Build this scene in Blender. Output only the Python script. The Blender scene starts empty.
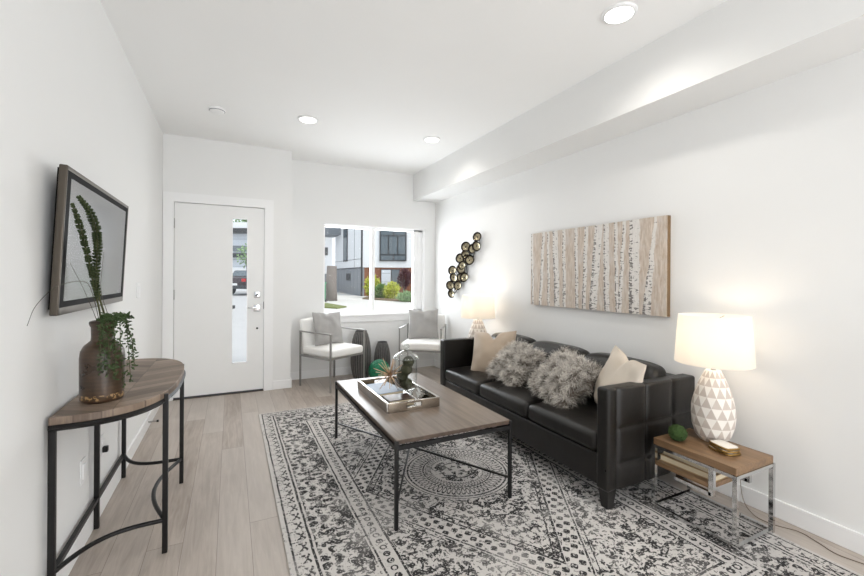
import bpy, math, random
from mathutils import Vector, Matrix, Euler, noise as mnoise
random.seed(7)
S = bpy.context.scene
COL = S.collection
PI = math.pi

# ------------------------------------------------------------------ camera, world, light, exposure
cd = bpy.data.cameras.new('camera'); cam = bpy.data.objects.new('camera', cd); COL.objects.link(cam)
YAW = 0.457
cam.matrix_world = (Matrix.Translation((0, 0, 1.2872)) @ Matrix.Rotation(-YAW, 4, 'Z') @ Matrix.Rotation(PI/2, 4, 'X')
                    @ Matrix.Rotation(0.0061, 4, 'Z'))
cd.sensor_width = 36.0; cd.lens = 408.96/864*36; cd.shift_y = -10.757/864
cd.clip_start = 0.02; cd.clip_end = 300
S.camera = cam
S.view_settings.view_transform = 'Standard'; S.view_settings.look = 'None'
S.view_settings.gamma = 1; S.view_settings.use_curve_mapping = False
S.view_settings.exposure = 0.38
S.cycles.max_bounces = 10; S.cycles.diffuse_bounces = 7; S.cycles.glossy_bounces = 5
S.cycles.transmission_bounces = 8; S.cycles.transparent_max_bounces = 24
S.cycles.sample_clamp_indirect = 6; S.cycles.use_denoising = True

w = bpy.data.worlds.new('overcast_sky'); S.world = w; w.use_nodes = True
bg = w.node_tree.nodes['Background']; bg.inputs[0].default_value = (0.86, 0.93, 1.0, 1); bg.inputs[1].default_value = 1.1

def light(name, kind, loc, energy, color=(1, 1, 1), rot=(0, 0, 0), parent=None, **kw):
    d = bpy.data.lights.new(name, kind); d.energy = energy; d.color = color
    for k, v in kw.items(): setattr(d, k, v)
    o = bpy.data.objects.new(name, d); COL.objects.link(o); o.location = loc; o.rotation_euler = rot
    if parent: o.parent = parent
    return o
def set_lights():
    sun = light('sun', 'SUN', (0, 0, 20), 1.6, (1, .97, .92), (math.radians(38), math.radians(12), math.radians(20)), angle=math.radians(12))
    # fill light added behind the camera, standing in for daylight from unseen rear glazing
    light('rear_fill_light', 'AREA', (1.65, -3.25, 1.25), 92, (0.95, 0.975, 1.0), (math.radians(116), 0, 0),
          shape='RECTANGLE', size=2.0, size_y=2.1)
    light('daylight_front_window', 'AREA', (1.78, 5.62, 1.40), 34, (0.93, 0.97, 1.0), (math.radians(-90), 0, 0),
          shape='RECTANGLE', size=1.35, size_y=1.1)
set_lights()
DOWN_W = 20; LAMP_W = 2.5

# ------------------------------------------------------------------ node helpers
def s2l(c):
    def f(v):
        v = v/255
        return v/12.92 if v <= .04045 else ((v+.055)/1.055)**2.4
    return (f(c[0]), f(c[1]), f(c[2]), 1)
class X:
    """a socket that can be computed with"""
    nt = None
    def __init__(s, k): s.k = k
    @staticmethod
    def m(op, *a, clamp=False):
        n = X.nt.nodes.new('ShaderNodeMath'); n.operation = op; n.use_clamp = clamp
        for i, v in enumerate(a):
            if isinstance(v, X): X.nt.links.new(v.k, n.inputs[i])
            else: n.inputs[i].default_value = v
        return X(n.outputs[0])
    def __add__(s, o): return X.m('ADD', s, o)
    __radd__ = __add__
    def __sub__(s, o): return X.m('SUBTRACT', s, o)
    def __rsub__(s, o): return X.m('SUBTRACT', o, s)
    def __mul__(s, o): return X.m('MULTIPLY', s, o)
    __rmul__ = __mul__
    def __truediv__(s, o): return X.m('DIVIDE', s, o)
    def gt(s, o): return X.m('GREATER_THAN', s, o)
    def lt(s, o): return X.m('LESS_THAN', s, o)
    def mx(s, o): return X.m('MAXIMUM', s, o)
    def mn(s, o): return X.m('MINIMUM', s, o)
    def abs(s): return X.m('ABSOLUTE', s)
    def pp(s, o): return X.m('PINGPONG', s, o)
    def mod(s, o): return X.m('FLOORED_MODULO', s, o)
    def floor(s): return X.m('FLOOR', s)
    def sin(s): return X.m('SINE', s)
    def sqrt(s): return X.m('SQRT', s)
    def band(s, a, b): return s.gt(a)*s.lt(b)
    def step(s, a, b):
        n = X.nt.nodes.new('ShaderNodeMapRange'); n.interpolation_type = 'SMOOTHSTEP'
        X.nt.links.new(s.k, n.inputs[0]); n.inputs[1].default_value = a; n.inputs[2].default_value = b
        return X(n.outputs[0])
def _in(sock, v):
    if isinstance(v, X): X.nt.links.new(v.k, sock)
    else: sock.default_value = v
def vec(a, b, c=0.0):
    n = X.nt.nodes.new('ShaderNodeCombineXYZ')
    for i, v in enumerate((a, b, c)): _in(n.inputs[i], v)
    return X(n.outputs[0])
def nz(v, scale, detail=3, rough=.55, dist=0.0):
    n = X.nt.nodes.new('ShaderNodeTexNoise'); _in(n.inputs['Vector'], v)
    n.inputs['Scale'].default_value = scale; n.inputs['Detail'].default_value = detail
    n.inputs['Roughness'].default_value = rough; n.inputs['Distortion'].default_value = dist
    return X(n.outputs[0])
def vor(v, scale, feature='F1', rnd=1.0):
    n = X.nt.nodes.new('ShaderNodeTexVoronoi'); n.feature = feature; _in(n.inputs['Vector'], v)
    n.inputs['Scale'].default_value = scale; n.inputs['Randomness'].default_value = rnd
    return X(n.outputs['Distance'])
def mix(f, a, b):
    n = X.nt.nodes.new('ShaderNodeMix'); n.data_type = 'RGBA'
    _in(n.inputs[0], f)
    for i, v in ((6, a), (7, b)): _in(n.inputs[i], v)
    return X(n.outputs[2])
def coord(kind='Object'):
    n = X.nt.nodes.new('ShaderNodeTexCoord'); return X(n.outputs[kind])
def sep(v):
    n = X.nt.nodes.new('ShaderNodeSeparateXYZ'); _in(n.inputs[0], v); return [X(n.outputs[i]) for i in range(3)]
def attr(name):
    n = X.nt.nodes.new('ShaderNodeAttribute'); n.attribute_name = name; return X(n.outputs['Fac'])
def bump(h, strength=.3, dist=.01):
    n = X.nt.nodes.new('ShaderNodeBump'); n.inputs['Strength'].default_value = strength; n.inputs['Distance'].default_value = dist
    _in(n.inputs['Height'], h); return X(n.outputs[0])
def start(name):
    m = bpy.data.materials.new(name); m.use_nodes = True; X.nt = m.node_tree
    return m, m.node_tree.nodes['Principled BSDF']
def pset(p, color=None, rough=None, metal=None, normal=None, spec=None, **kw):
    if color is not None: _in(p.inputs['Base Color'], color)
    if rough is not None: _in(p.inputs['Roughness'], rough)
    if metal is not None: p.inputs['Metallic'].default_value = metal
    if normal is not None: _in(p.inputs['Normal'], normal)
    if spec is not None: p.inputs['Specular IOR Level'].default_value = spec
    for k, v in kw.items(): p.inputs[k.replace('_', ' ')].default_value = v
def plain(name, c, rough=.5, metal=0, var=.06, scale=8, bmp=0.0, bscale=200, spec=.5, **kw):
    m, p = start(name); c = s2l(c); v = coord()
    d = tuple(x*(1-var) for x in c[:3])+(1,); e = tuple(min(1, x*(1+var)) for x in c[:3])+(1,)
    pset(p, mix(nz(v, scale), d, e), rough, metal, spec=spec, **kw)
    if bmp: pset(p, normal=bump(nz(v, bscale, 2), bmp, .004))
    return m
def wood(name, c1, c2, axis=1, rough=.45, fine=60, width=0):
    m, p = start(name); x, y, z = sep(coord()); a = (x, y, z)
    sc = [1, 1, 1]; sc[axis] = .06
    v = vec(x*sc[0], y*sc[1], z*sc[2])
    g = nz(v, fine, 5, .65, .4); g2 = nz(v, 9, 2)
    pset(p, mix((g*.75+g2*.45-.1).step(.25, .75), s2l(c1), s2l(c2)), rough, normal=bump(g, .12, .003))
    return m
def emis(name, c, st):
    m, p = start(name); pset(p, (0, 0, 0, 1)); _in(p.inputs['Emission Color'], c); p.inputs['Emission Strength'].default_value = st
    return m
def glass(name, tint=(1, 1, 1, 1), amount=.12, rough=0.0):
    m, p = start(name); nt = m.node_tree; nt.nodes.remove(p)
    t = nt.nodes.new('ShaderNodeBsdfTransparent'); t.inputs[0].default_value = tint
    g = nt.nodes.new('ShaderNodeBsdfGlossy'); g.inputs['Roughness'].default_value = rough
    fr = nt.nodes.new('ShaderNodeLayerWeight'); fr.inputs[0].default_value = .5
    fc = X(fr.outputs['Facing']); k = X.m('POWER', fc, 2.4)*(.45+amount*1.6)+amount*.3
    ms = nt.nodes.new('ShaderNodeMixShader'); _in(ms.inputs[0], k)
    nt.links.new(t.outputs[0], ms.inputs[1]); nt.links.new(g.outputs[0], ms.inputs[2])
    nt.links.new(ms.outputs[0], nt.nodes['Material Output'].inputs[0])
    return m

# ------------------------------------------------------------------ materials
M = {}
M['wall'] = plain('wall_paint', (234, 234, 233), .75, var=.01, scale=3, bmp=.05, bscale=300)
M['ceil'] = plain('ceiling_paint', (246, 246, 245), .8, var=.01, scale=3)
M['trim'] = plain('trim_paint', (240, 240, 240), .42, var=.01)
M['vinyl'] = plain('window_vinyl', (246, 246, 246), .35, var=.01)
M['door'] = plain('door_paint', (235, 235, 234), .42, var=.012)
M['black'] = plain('black_steel', (38, 37, 37), .42, .6, var=.15, scale=20, bmp=.08)
M['blackpaint'] = plain('dark_stained_wood', (22, 20, 19), .5)
M['steel'] = plain('brushed_steel', (158, 156, 153), .4, .7, var=.08, scale=40)
M['chrome'] = plain('chrome', (205, 205, 205), .09, 1.0, var=.04)
M['white_plastic'] = plain('white_plastic', (238, 238, 238), .35, var=.01)
M['white_fabric'] = plain('white_upholstery', (240, 239, 236), .85, var=.02, bmp=.15, bscale=500)
M['gray_fabric'] = plain('gray_linen', (168, 166, 164), .9, var=.05, scale=14, bmp=.35, bscale=420)
M['beige'] = plain('beige_velvet', (178, 160, 140), .75, var=.06, scale=10, bmp=.2, bscale=300, Sheen_Weight=.5)
M['cream'] = plain('cream_linen', (203, 192, 178), .85, var=.04, scale=10, bmp=.25, bscale=400)
M['shadecord'] = plain('black_cord', (120, 106, 92), .6)
M['moss'] = plain('moss', (52, 74, 32), .95, var=.5, scale=60)
M['darkmoss'] = plain('dark_moss', (58, 60, 40), .95, var=.4, scale=70)
M['fern'] = plain('fern_leaf', (46, 58, 24), .6, var=.35, scale=40)
M['vine'] = plain('vine_leaf', (58, 78, 40), .6, var=.35, scale=60)
M['stem'] = plain('plant_stem', (70, 72, 40), .7)
M['twig'] = plain('dry_twig', (70, 66, 52), .8)
M['gold'] = plain('brushed_gold_wire', (206, 172, 138), .4, .5, var=.12, scale=30)
M['gilt'] = plain('gilded_edge', (150, 118, 66), .38, .85, var=.3, scale=60, bmp=.4, bscale=120)
M['stone'] = plain('white_stone', (236, 232, 224), .35, var=.03)
M['paper'] = plain('book_pages', (214, 200, 172), .85, var=.06, scale=90)
M['cover'] = plain('tan_book_cover', (170, 142, 104), .6, var=.05)
M['cover2'] = plain('cream_book_cover', (205, 192, 168), .6, var=.05)
M['bluegray'] = plain('pale_blue_book_cover', (150, 164, 184), .55, var=.12, scale=12)
M['darkbook'] = plain('brown_book_cover', (74, 56, 46), .35, var=.1)
M['glass'] = glass('window_glass', (1, 1, 1, 1), .08)
M['jar'] = glass('clear_jar_glass', (.95, .965, .96, 1), .24)
M['bulb'] = emis('lit_bulb', (1, .78, .52, 1), 6)
M['diffuser'] = emis('lit_diffuser', (1, .97, .92, 1), 4)
M['mirror'] = plain('mirror_tray_glass', (190, 186, 180), .05, 1.0, var=.02)
M['silvertrim'] = plain('antiqued_silver_trim', (138, 126, 112), .22, .85, var=.1, scale=30)
M['bronze'] = plain('dark_bronze', (40, 34, 27), .38, .7, var=.25, scale=50)
M['discmetal'] = plain('polished_brass_dish', (176, 166, 140), .16, 1.0, var=.2, scale=30)
M['tvframe'] = plain('champagne_tv_bezel', (88, 81, 73), .28, .7, var=.05)
M['tvborder'] = plain('black_tv_border', (10, 9, 9), .5, spec=.04)
M['tvback'] = plain('tv_back_plastic', (20, 20, 20), .5)
M['screen'] = plain('tv_screen_glass', (7, 8, 10), .2, 0, var=.02, spec=.5, IOR=4.6)
M['concrete'] = plain('concrete_driveway', (205, 203, 198), .9, var=.08, scale=1.2)
M['road'] = plain('road_asphalt', (178, 178, 178), .9, var=.1, scale=2)
M['grass'] = plain('grass', (116, 124, 74), .95, var=.4, scale=9)
M['soil'] = plain('garden_soil', (120, 104, 84), .95, var=.3, scale=6)
M['hwhite'] = plain('white_facade_panel', (228, 230, 232), .7, var=.03, scale=.8)
M['hglass'] = plain('house_window_glass', (70, 84, 92), .08, 0, var=.3, scale=1.5, spec=1)
M['hdark'] = plain('dark_metal_trim', (52, 54, 58), .5)
M['hgray'] = plain('gray_bay', (120, 126, 132), .6)
M['yellowleaf'] = plain('yellow_green_leaf', (176, 182, 66), .7, var=.35, scale=12)
M['greenleaf'] = plain('green_leaf', (92, 128, 66), .7, var=.4, scale=12)
M['paleleaf'] = plain('gray_green_leaf', (130, 158, 112), .7, var=.3, scale=12)
M['redleaf'] = plain('dark_red_leaf', (82, 48, 54), .7, var=.35, scale=12)
M['bark'] = plain('bark', (118, 110, 104), .9, var=.3, scale=8, bmp=.5, bscale=30)
M['bin'] = plain('green_bin_plastic', (38, 140, 92), .5)
M['car'] = plain('dark_car_paint', (62, 50, 54), .25, .2)
M['tyre'] = plain('tyre_rubber', (28, 28, 28), .8)
M['taillight'] = plain('tail_lamp_red', (190, 30, 30), .3)
M['glaze'] = plain('white_matte_glaze', (232, 226, 218), .6, var=.02)
M['taupe'] = plain('taupe_matte_glaze', (196, 184, 174), .65, var=.06, scale=30)

def m_shade():
    m, p = start('white_linen_shade'); nt = m.node_tree; nt.nodes.remove(p)
    x, y, z = sep(coord())
    c = mix(nz(vec(x*40, y*40, z*300), 3, 2), s2l((246, 242, 236)), s2l((252, 250, 246)))
    d = nt.nodes.new('ShaderNodeBsdfDiffuse'); t = nt.nodes.new('ShaderNodeBsdfTranslucent')
    _in(d.inputs[0], c); _in(t.inputs[0], c)
    ms = nt.nodes.new('ShaderNodeMixShader'); ms.inputs[0].default_value = .68
    nt.links.new(d.outputs[0], ms.inputs[1]); nt.links.new(t.outputs[0], ms.inputs[2])
    nt.links.new(ms.outputs[0], nt.nodes['Material Output'].inputs[0]); return m
M['shade'] = m_shade()

def m_leather():
    m, p = start('black_leather'); v = coord()
    cr = vor(v, 260, 'DISTANCE_TO_EDGE'); big = nz(v, 7, 3)
    pset(p, mix(big, s2l((16, 14, 12)), s2l((27, 24, 21))), (big*.2+.22), normal=bump(cr*.4+nz(v, 14, 3)*1.6, .2, .008), spec=.45)
    return m
M['leather'] = m_leather()

def m_floor():
    m, p = start('pale_oak_planks'); x, y, z = sep(coord())
    row = ((x+.2)/.148).floor()
    off = X.m('FRACT', X.m('SINE', row*91.7)*437.5)
    yy = y/1.9 + off
    cell = yy.floor()
    r = X.m('FRACT', X.m('SINE', row*12.99+cell*78.2)*4375.5)
    ex = (X.m('FRACT', (x+.2)/.148)-.5).abs(); ey = (X.m('FRACT', yy)-.5).abs()
    gap = ex.gt(.4935).mx(ey.gt(.4993))
    g = nz(vec(x+r*7, y*.07+r*3, z), 42, 6, .65, .8); g2 = nz(vec(x, y*.3, r*9), 5, 3, .6, .5)
    c = mix((g*.6+g2*.5-.05).step(.25, .8), s2l((146, 133, 122)), s2l((194, 183, 173)))
    c = mix(r*.55, c, s2l((196, 189, 182)))
    c = mix(gap*.75, c, s2l((98, 86, 76)))
    pset(p, c, g*.15+.36, normal=bump(g*.5-gap, .12, .003), spec=.45); return m
M['floor'] = m_floor()

def m_chevron():
    m, p = start('reclaimed_wood_chevron'); x, y, z = sep(coord())
    # rows of angled boards meeting along lines parallel to the wall
    a = (x*1.0).pp(.19); t = y + a*.55
    k = (t/.062).floor(); fr = X.m('FRACT', t/.062)
    side = (x/.19).floor()
    r = X.m('FRACT', X.m('SINE', k*12.9+side*47.3)*431.5)
    gap = (fr-.5).abs().gt(.47).mx((a-.095).abs().gt(.0935))
    g = nz(vec(x*3+r*5, t*22+r*9, z), 5, 5, .6, .6)
    c = mix((g*.6+r*.55-.08).step(.2, .85), s2l((92, 76, 64)), s2l((152, 133, 116)))
    c = mix(gap*.6, c, s2l((60, 48, 40)))
    pset(p, c, .5, normal=bump(g-gap, .15, .003)); return m
M['chevron'] = m_chevron()
M['tablewood'] = wood('weathered_oak_top', (92, 78, 67), (130, 115, 102), 1, .30, 34)
M['edgewood'] = wood('dark_wood_edge', (58, 45, 36), (88, 70, 56), 1, .5, 34)
M['endwood'] = wood('warm_oak_top', (98, 74, 52), (142, 112, 82), 1, .42, 40)
M['siding'] = plain('gray_siding', (134, 138, 142), .7, var=.05)
def m_siding(name, c1, c2, axis, period, rough=.7):
    m, p = start(name); q = sep(coord()); f = X.m('FRACT', q[axis]/period)
    v = nz(vec(q[0]*2, q[1]*2, q[2]*2), 3, 3)
    c = mix(v, s2l(c1), s2l(c2)); c = mix((f-.5).abs().gt(.46)*.5, c, s2l(tuple(x*.5 for x in c1)))
    pset(p, c, rough); return m
M['graysiding'] = m_siding('gray_vertical_siding', (128, 132, 137), (146, 150, 154), 0, .35)
M['brownsiding'] = m_siding('brown_wood_siding', (118, 74, 52), (156, 104, 76), 2, .16)
M['whitesiding'] = m_siding('pale_garage_siding', (206, 212, 220), (222, 226, 232), 2, .5)

def m_ceramic():
    m, p = start('brown_ceramic_glaze'); x, y, z = sep(coord()); v = coord()
    n = nz(v, 9, 4); ring = X.m('SINE', z*380+n*5)*.5+.5
    c = mix((n*.92+ring*.07).step(.25, .8), s2l((46, 33, 24)), s2l((88, 68, 50)))
    chips = (nz(v, 85, 2).gt(.54))*z.band(.012, .034)
    c = mix(chips*.85, c, s2l((176, 142, 96)))
    dark = z.lt(.012); c = mix(dark*.5, c, s2l((60, 40, 28)))
    pset(p, c, n*.25+.18, normal=bump(ring*.10+n, .2, .004), spec=.6); return m
M['ceramic'] = m_ceramic()

def m_weave():
    m, p = start('dark_woven_rattan'); x, y, z = sep(coord())
    w1 = X.m('SINE', z*420)*.5+.5; n = nz(coord(), 40, 3)
    pset(p, mix((w1*.5+n*.6).step(.3, .9), s2l((44, 43, 43)), s2l((98, 96, 95))), .7, normal=bump(w1+n*.5, .5, .004)); return m
M['weave'] = m_weave()
M['rib'] = plain('gray_rattan_rib', (122, 119, 116), .65, var=.2, scale=40)

def m_fur():
    m, p = start('gray_brown_fur'); t = attr('along'); r = attr('tone')
    c = mix(t.step(.05, .9), s2l((84, 74, 64)), s2l((246, 240, 231)))
    c = mix(r.step(.45, 1.)*.75, c, s2l((104, 92, 80)))
    pset(p, c, .7, spec=.25); return m
M['fur'] = m_fur()
M['furbase'] = plain('fur_hide', (110, 100, 90), .9, var=.2, scale=30)

def m_greenglass():
    m, p = start('emerald_cord'); v = coord()
    pset(p, mix(nz(v, 40, 3), s2l((4, 74, 50)), s2l((20, 140, 98))), .4, normal=bump(nz(v, 160, 2), .4, .004)); return m
M['emerald'] = m_greenglass()

def m_rug():
    m, p = start('distressed_oriental_rug'); u, v, z = sep(coord())
    HW, HL = 1.115, 1.75
    wob = nz(coord(), 6, 2)*.012
    U, V = u.abs(), v.abs()
    dx, dy = (U*-1+HW), (V*-1+HL)
    db = dx.mn(dy)+wob-.006
    onside = dx.lt(dy)
    along = onside*V + (1-onside)*U
    def motif(ax, ay, period, scale, lo, seed, dist=.6):
        return nz(vec(ax.pp(period)+seed, ay, seed*1.7), scale, 1.5, .5, dist).gt(lo)
    def line(d, at, wd): return (d-at).abs().lt(wd)
    mask = line(db, .028, .005)
    # narrow guard borders with little hooked motifs
    g1 = motif(along, db, .045, 34, .53, 3.1)*db.band(.035, .105)
    cell = vec((along.mod(.07)-.035)*1.0, db-.07, 0)
    # main border
    g2 = motif(along, db, .17, 15, .53, 7.7, 1.1)*db.band(.135, .36)
    g2b = motif(along, db, .085, 42, .565, 9.2, .8)*db.band(.135, .36)
    g3 = motif(along, db, .04, 40, .53, 5.3)*db.band(.385, .45)
    dots = (((along.mod(.05)-.025)*(along.mod(.05)-.025)+(db-.418)*(db-.418)).sqrt())
    mask = mask.mx(line(db, .118, .006)).mx(line(db, .374, .005)).mx(line(db, .462, .006))
    border = g1.mx(g2).mx(g2b*.8).mx(g3*dots.lt(.016)).mx(dots.band(.010, .018)*db.band(.38, .46))
    # field, mirrored both ways
    fld = db.gt(.47)
    f1 = nz(vec(U*1.0, V, 1.3), 17, 1.5, .5, 1.3).gt(.548)
    f2 = nz(vec(U, V, 8.3), 44, 1.5, .5, .7).gt(.56)
    dia = (U/.62 + V/.98)
    rings = line(dia, 1.0, .012).mx(line(dia, .93, .008)).mx(line(dia, 1.22, .010)).mx(line(dia, 1.28, .006))
    cdx = dia.band(1.02, 1.2)*((X.m('SINE', (U-V)*62)*X.m('SINE', (U+V)*62)).gt(.12))
    # oval medallion with rows of little petals
    vv = v*1.0
    rr = (u*u+vv*vv).sqrt(); an = X.m('ARCTAN2', vv, u)
    seg = (an*(30/(2*PI))).pp(.5)
    def petals(r0, half): 
        e = ((rr-r0)/half)*((rr-r0)/half) + ((seg-.25)/.2)*((seg-.25)/.2)
        return e.band(.45, 1.25)
    med = petals(.27, .036).mx(petals(.19, .022)).mx(line(rr, .325, .006)).mx(line(rr, .222, .005)).mx(
        rr.lt(.15)*nz(vec(U*1.0, vv.abs(), 4.4), 24, 1, .5, 1.2).gt(.5)).mx(
        rr.band(.345, .352)).mx(rr.band(.10, .112))
    inmed = rr.lt(.36)
    field = (f1.mx(f2*.9)*(1-inmed)*(1-dia.band(1.0, 1.24))).mx(med*inmed).mx(rings).mx(cdx)
    pat = border*(1-fld)
    pat = pat.mx(mask).mx(field*fld)
    # wear: bare patches and a broken, flecked print
    fleck = nz(coord(), 95, 2, .6).step(.34, .47)
    worn = nz(coord(), 2.3, 3, .6, .5).step(.26, .5)
    speck = nz(coord(), 62, 2, .7).gt(.60)*nz(coord(), 5, 2).step(.36, .62)
    pat = (pat*fleck*(worn*.45+.55)).mx(speck*.9)
    tone = nz(coord(), 1.6, 2)
    base = mix(nz(coord(), 140, 2), s2l((192, 188, 184)), s2l((214, 210, 206)))
    base = mix(tone.step(.45, .75)*.5, base, s2l((176, 172, 170)))
    c = mix(pat*.95, base, s2l((24, 24, 27)))
    pset(p, c, .95, normal=bump(nz(coord(), 500, 2)+pat*.3, .3, .004), spec=.1); return m
M['rug'] = m_rug()

TR = [(3.125, 3.109, .016), (2.96, 3.007, .02), (2.9, 2.891, .016), (2.813, 2.784, .036), (2.702, 2.694, .02), (2.564, 2.546, .019),
      (2.449, 2.473, .022), (2.324, 2.38, .042), (2.254, 2.242, .028), (2.165, 2.145, .017), (2.086, 2.125, .017), (2.002, 2.002, .046), (1.836, 1.904, .032)]
def m_painting():
    m, p = start('birch_trunk_painting'); x, y, z = sep(coord())   # object coords: y along wall from canvas middle, z up
    bgd = nz(vec(x, y*5, z*.7), 14, 4, .65, .5)
    c = mix(bgd.step(.3, .75), s2l((178, 160, 142)), s2l((214, 202, 190)))
    c = mix(nz(vec(x, y*3, z*1.2), 5, 4, .7).step(.45, .7)*.55, c, s2l((206, 202, 198)))
    wob = (nz(vec(0., y*.3, z*5), 2.5, 2)-.5)*.03
    mark = nz(vec(x, y*9, z*26), 3.0, 3, .6)
    allm = None; edge = None
    for t, b, wd in TR:
        cen = (z/.68)*(t-b) + ((t+b)/2-2.447)
        d = (y+wob-cen).abs()
        wn = wd*.92 if wd != .032 else None
        ww = wd*.92 if wn else (z*-.035+.021)
        mk = X.m('LESS_THAN', d, ww)
        eg = mk*(y+wob-cen).lt(ww*-.35 if not wn else -wd*.3)*-1 + mk
        eg2 = mk*(y+wob-cen).gt(wd*.35)
        allm = mk if allm is None else allm.mx(mk)
        edge = eg2 if edge is None else edge.mx(eg2)
    c = mix(allm*.92, c, mix(nz(vec(x, y*20, z*6), 3, 3), s2l((204, 200, 196)), s2l((234, 231, 226))))
    dk = allm*((mark+edge*.12+z*-.12).gt(.61))
    c = mix(dk*.8, c, s2l((62, 56, 54)))
    fine = nz(vec(x, y*30, z*9), 4, 2).gt(.69)
    c = mix(fine*.25, c, s2l((120, 104, 90)))
    pset(p, c, .7, normal=bump(bgd+dk*.4, .25, .004)); return m
M['painting'] = m_painting()
M['canvas_edge'] = plain('tan_canvas_edge', (118, 94, 66), .8, var=.12, scale=20)

# ------------------------------------------------------------------ mesh helpers
class MB:
    def __init__(s): s.v = []; s.f = []; s.mi = []
    def add(s, vs, fs, mi=0, T=None):
        o = len(s.v)
        s.v += [tuple(T @ Vector(q)) if T is not None else tuple(q) for q in vs]
        s.f += [tuple(i+o for i in f) for f in fs]; s.mi += [mi]*len(fs); return s
    def box(s, lo, hi, mi=0, T=None):
        a, b, c = lo; d, e, f = hi
        vs = [(a, b, c), (d, b, c), (d, e, c), (a, e, c), (a, b, f), (d, b, f), (d, e, f), (a, e, f)]
        return s.add(vs, [(0, 3, 2, 1), (4, 5, 6, 7), (0, 1, 5, 4), (1, 2, 6, 5), (2, 3, 7, 6), (3, 0, 4, 7)], mi, T)
    def rbox(s, lo, hi, r=.01, n=2, deform=None, seg=3, mi=0, T=None):
        h = [(b-a)/2 for a, b in zip(lo, hi)]; c = [(b+a)/2 for a, b in zip(lo, hi)]
        r = min(r, min(h)*.999); nn = (n, n, n) if isinstance(n, int) else n
        ax = []
        for i in range(3):
            e = [h[i]-r+r*math.tan(PI/4*k/seg) for k in range(seg, -1, -1)]
            ins = [-(h[i]-r)+2*(h[i]-r)*k/nn[i] for k in range(1, nn[i])]
            ax.append([-q for q in e]+ins+e[::-1])
        idx = {}; vs = []; fs = []
        def vid(p):
            key = tuple(round(q, 6) for q in p)
            if key not in idx:
                q = [max(-(h[i]-r), min(h[i]-r, p[i])) for i in range(3)]
                d = Vector([p[i]-q[i] for i in range(3)])
                if d.length > 1e-9: d = d.normalized()*r
                w_ = Vector([q[i]+d[i]+c[i] for i in range(3)])
                if deform: w_ = deform(w_)
                idx[key] = len(vs); vs.append(tuple(w_))
            return idx[key]
        for i in range(3):
            j, k = (i+1) % 3, (i+2) % 3
            for sg in (-1, 1):
                for a in range(len(ax[j])-1):
                    for b in range(len(ax[k])-1):
                        q = []
                        for (aa, bb) in ((a, b), (a+1, b), (a+1, b+1), (a, b+1)):
                            p = [0, 0, 0]; p[i] = sg*h[i]; p[j] = ax[j][aa]; p[k] = ax[k][bb]; q.append(vid(p))
                        fs.append(tuple(q if sg > 0 else q[::-1]))
        return s.add(vs, fs, mi, T)
    def tube(s, pts, r, n=8, mi=0, T=None, cap=True):
        pts = [Vector(p) for p in pts]; vs = []; fs = []; m = len(pts)
        rs = r if isinstance(r, (list, tuple)) else [r]*m
        up = None
        for i, p in enumerate(pts):
            d = (pts[min(i+1, m-1)]-pts[max(i-1, 0)]).normalized()
            if up is None: up = Vector((0, 0, 1)) if abs(d.z) < .9 else Vector((1, 0, 0))
            a = d.cross(up).normalized(); b = a.cross(d).normalized(); up = b
            for k in range(n):
                t = 2*PI*k/n; vs.append(tuple(p+(a*math.cos(t)+b*math.sin(t))*rs[i]))
        for i in range(m-1):
            for k in range(n): fs.append((i*n+k, i*n+(k+1) % n, (i+1)*n+(k+1) % n, (i+1)*n+k))
        if cap: fs += [tuple(range(n))[::-1], tuple((m-1)*n+k for k in range(n))]
        return s.add(vs, fs, mi, T)
    def bar(s, a, b, wd, ht=None, mi=0, T=None):
        """square bar from a to b"""
        a, b = Vector(a), Vector(b); d = (b-a).normalized(); ht = ht or wd
        up = Vector((0, 0, 1)) if abs(d.z) < .9 else Vector((0, 1, 0))
        x = d.cross(up).normalized(); y = x.cross(d).normalized()
        vs = [tuple(q+x*i*wd/2+y*j*ht/2) for q in (a, b) for i, j in ((-1, -1), (1, -1), (1, 1), (-1, 1))]
        return s.add(vs, [(0, 1, 2, 3), (7, 6, 5, 4), (0, 4, 5, 1), (1, 5, 6, 2), (2, 6, 7, 3), (3, 7, 4, 0)], mi, T)
    def lathe(s, prof, n=32, mi=0, T=None, ripple=None, close=True):
        vs = []; fs = []; m = len(prof)
        for i, (r, z) in enumerate(prof):
            for k in range(n):
                t = 2*PI*k/n; rr = r*(1+(ripple(t, z) if ripple else 0)); vs.append((rr*math.cos(t), rr*math.sin(t), z))
        for i in range(m-1):
            for k in range(n): fs.append((i*n+k, i*n+(k+1) % n, (i+1)*n+(k+1) % n, (i+1)*n+k))
        if close:
            if prof[0][0] > 1e-5: fs.append(tuple(range(n))[::-1])
            if prof[-1][0] > 1e-5: fs.append(tuple((m-1)*n+k for k in range(n)))
        return s.add(vs, fs, mi, T)
    def ball(s, c, r, sub=2, amp=0.0, freq=8, mi=0, scale=(1, 1, 1), seed=0):
        import bmesh
        bm = bmesh.new(); bmesh.ops.create_icosphere(bm, subdivisions=sub, radius=1)
        vs = []
        for v in bm.verts:
            d = v.co.normalized(); k = r*(1+amp*mnoise.noise(d*freq+Vector((seed*3.1, seed*1.7, seed))))
            vs.append((c[0]+d.x*k*scale[0], c[1]+d.y*k*scale[1], c[2]+d.z*k*scale[2]))
        fs = [tuple(v.index for v in f.verts) for f in bm.faces]; bm.free()
        return s.add(vs, fs, mi)
    def prism(s, outline, z0, z1, mi=0, T=None):
        n = len(outline); vs = [(x, y, z0) for x, y in outline]+[(x, y, z1) for x, y in outline]
        fs = [tuple(range(n))[::-1], tuple(range(n, 2*n))]+[(i, (i+1) % n, n+(i+1) % n, n+i) for i in range(n)]
        return s.add(vs, fs, mi, T)
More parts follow.
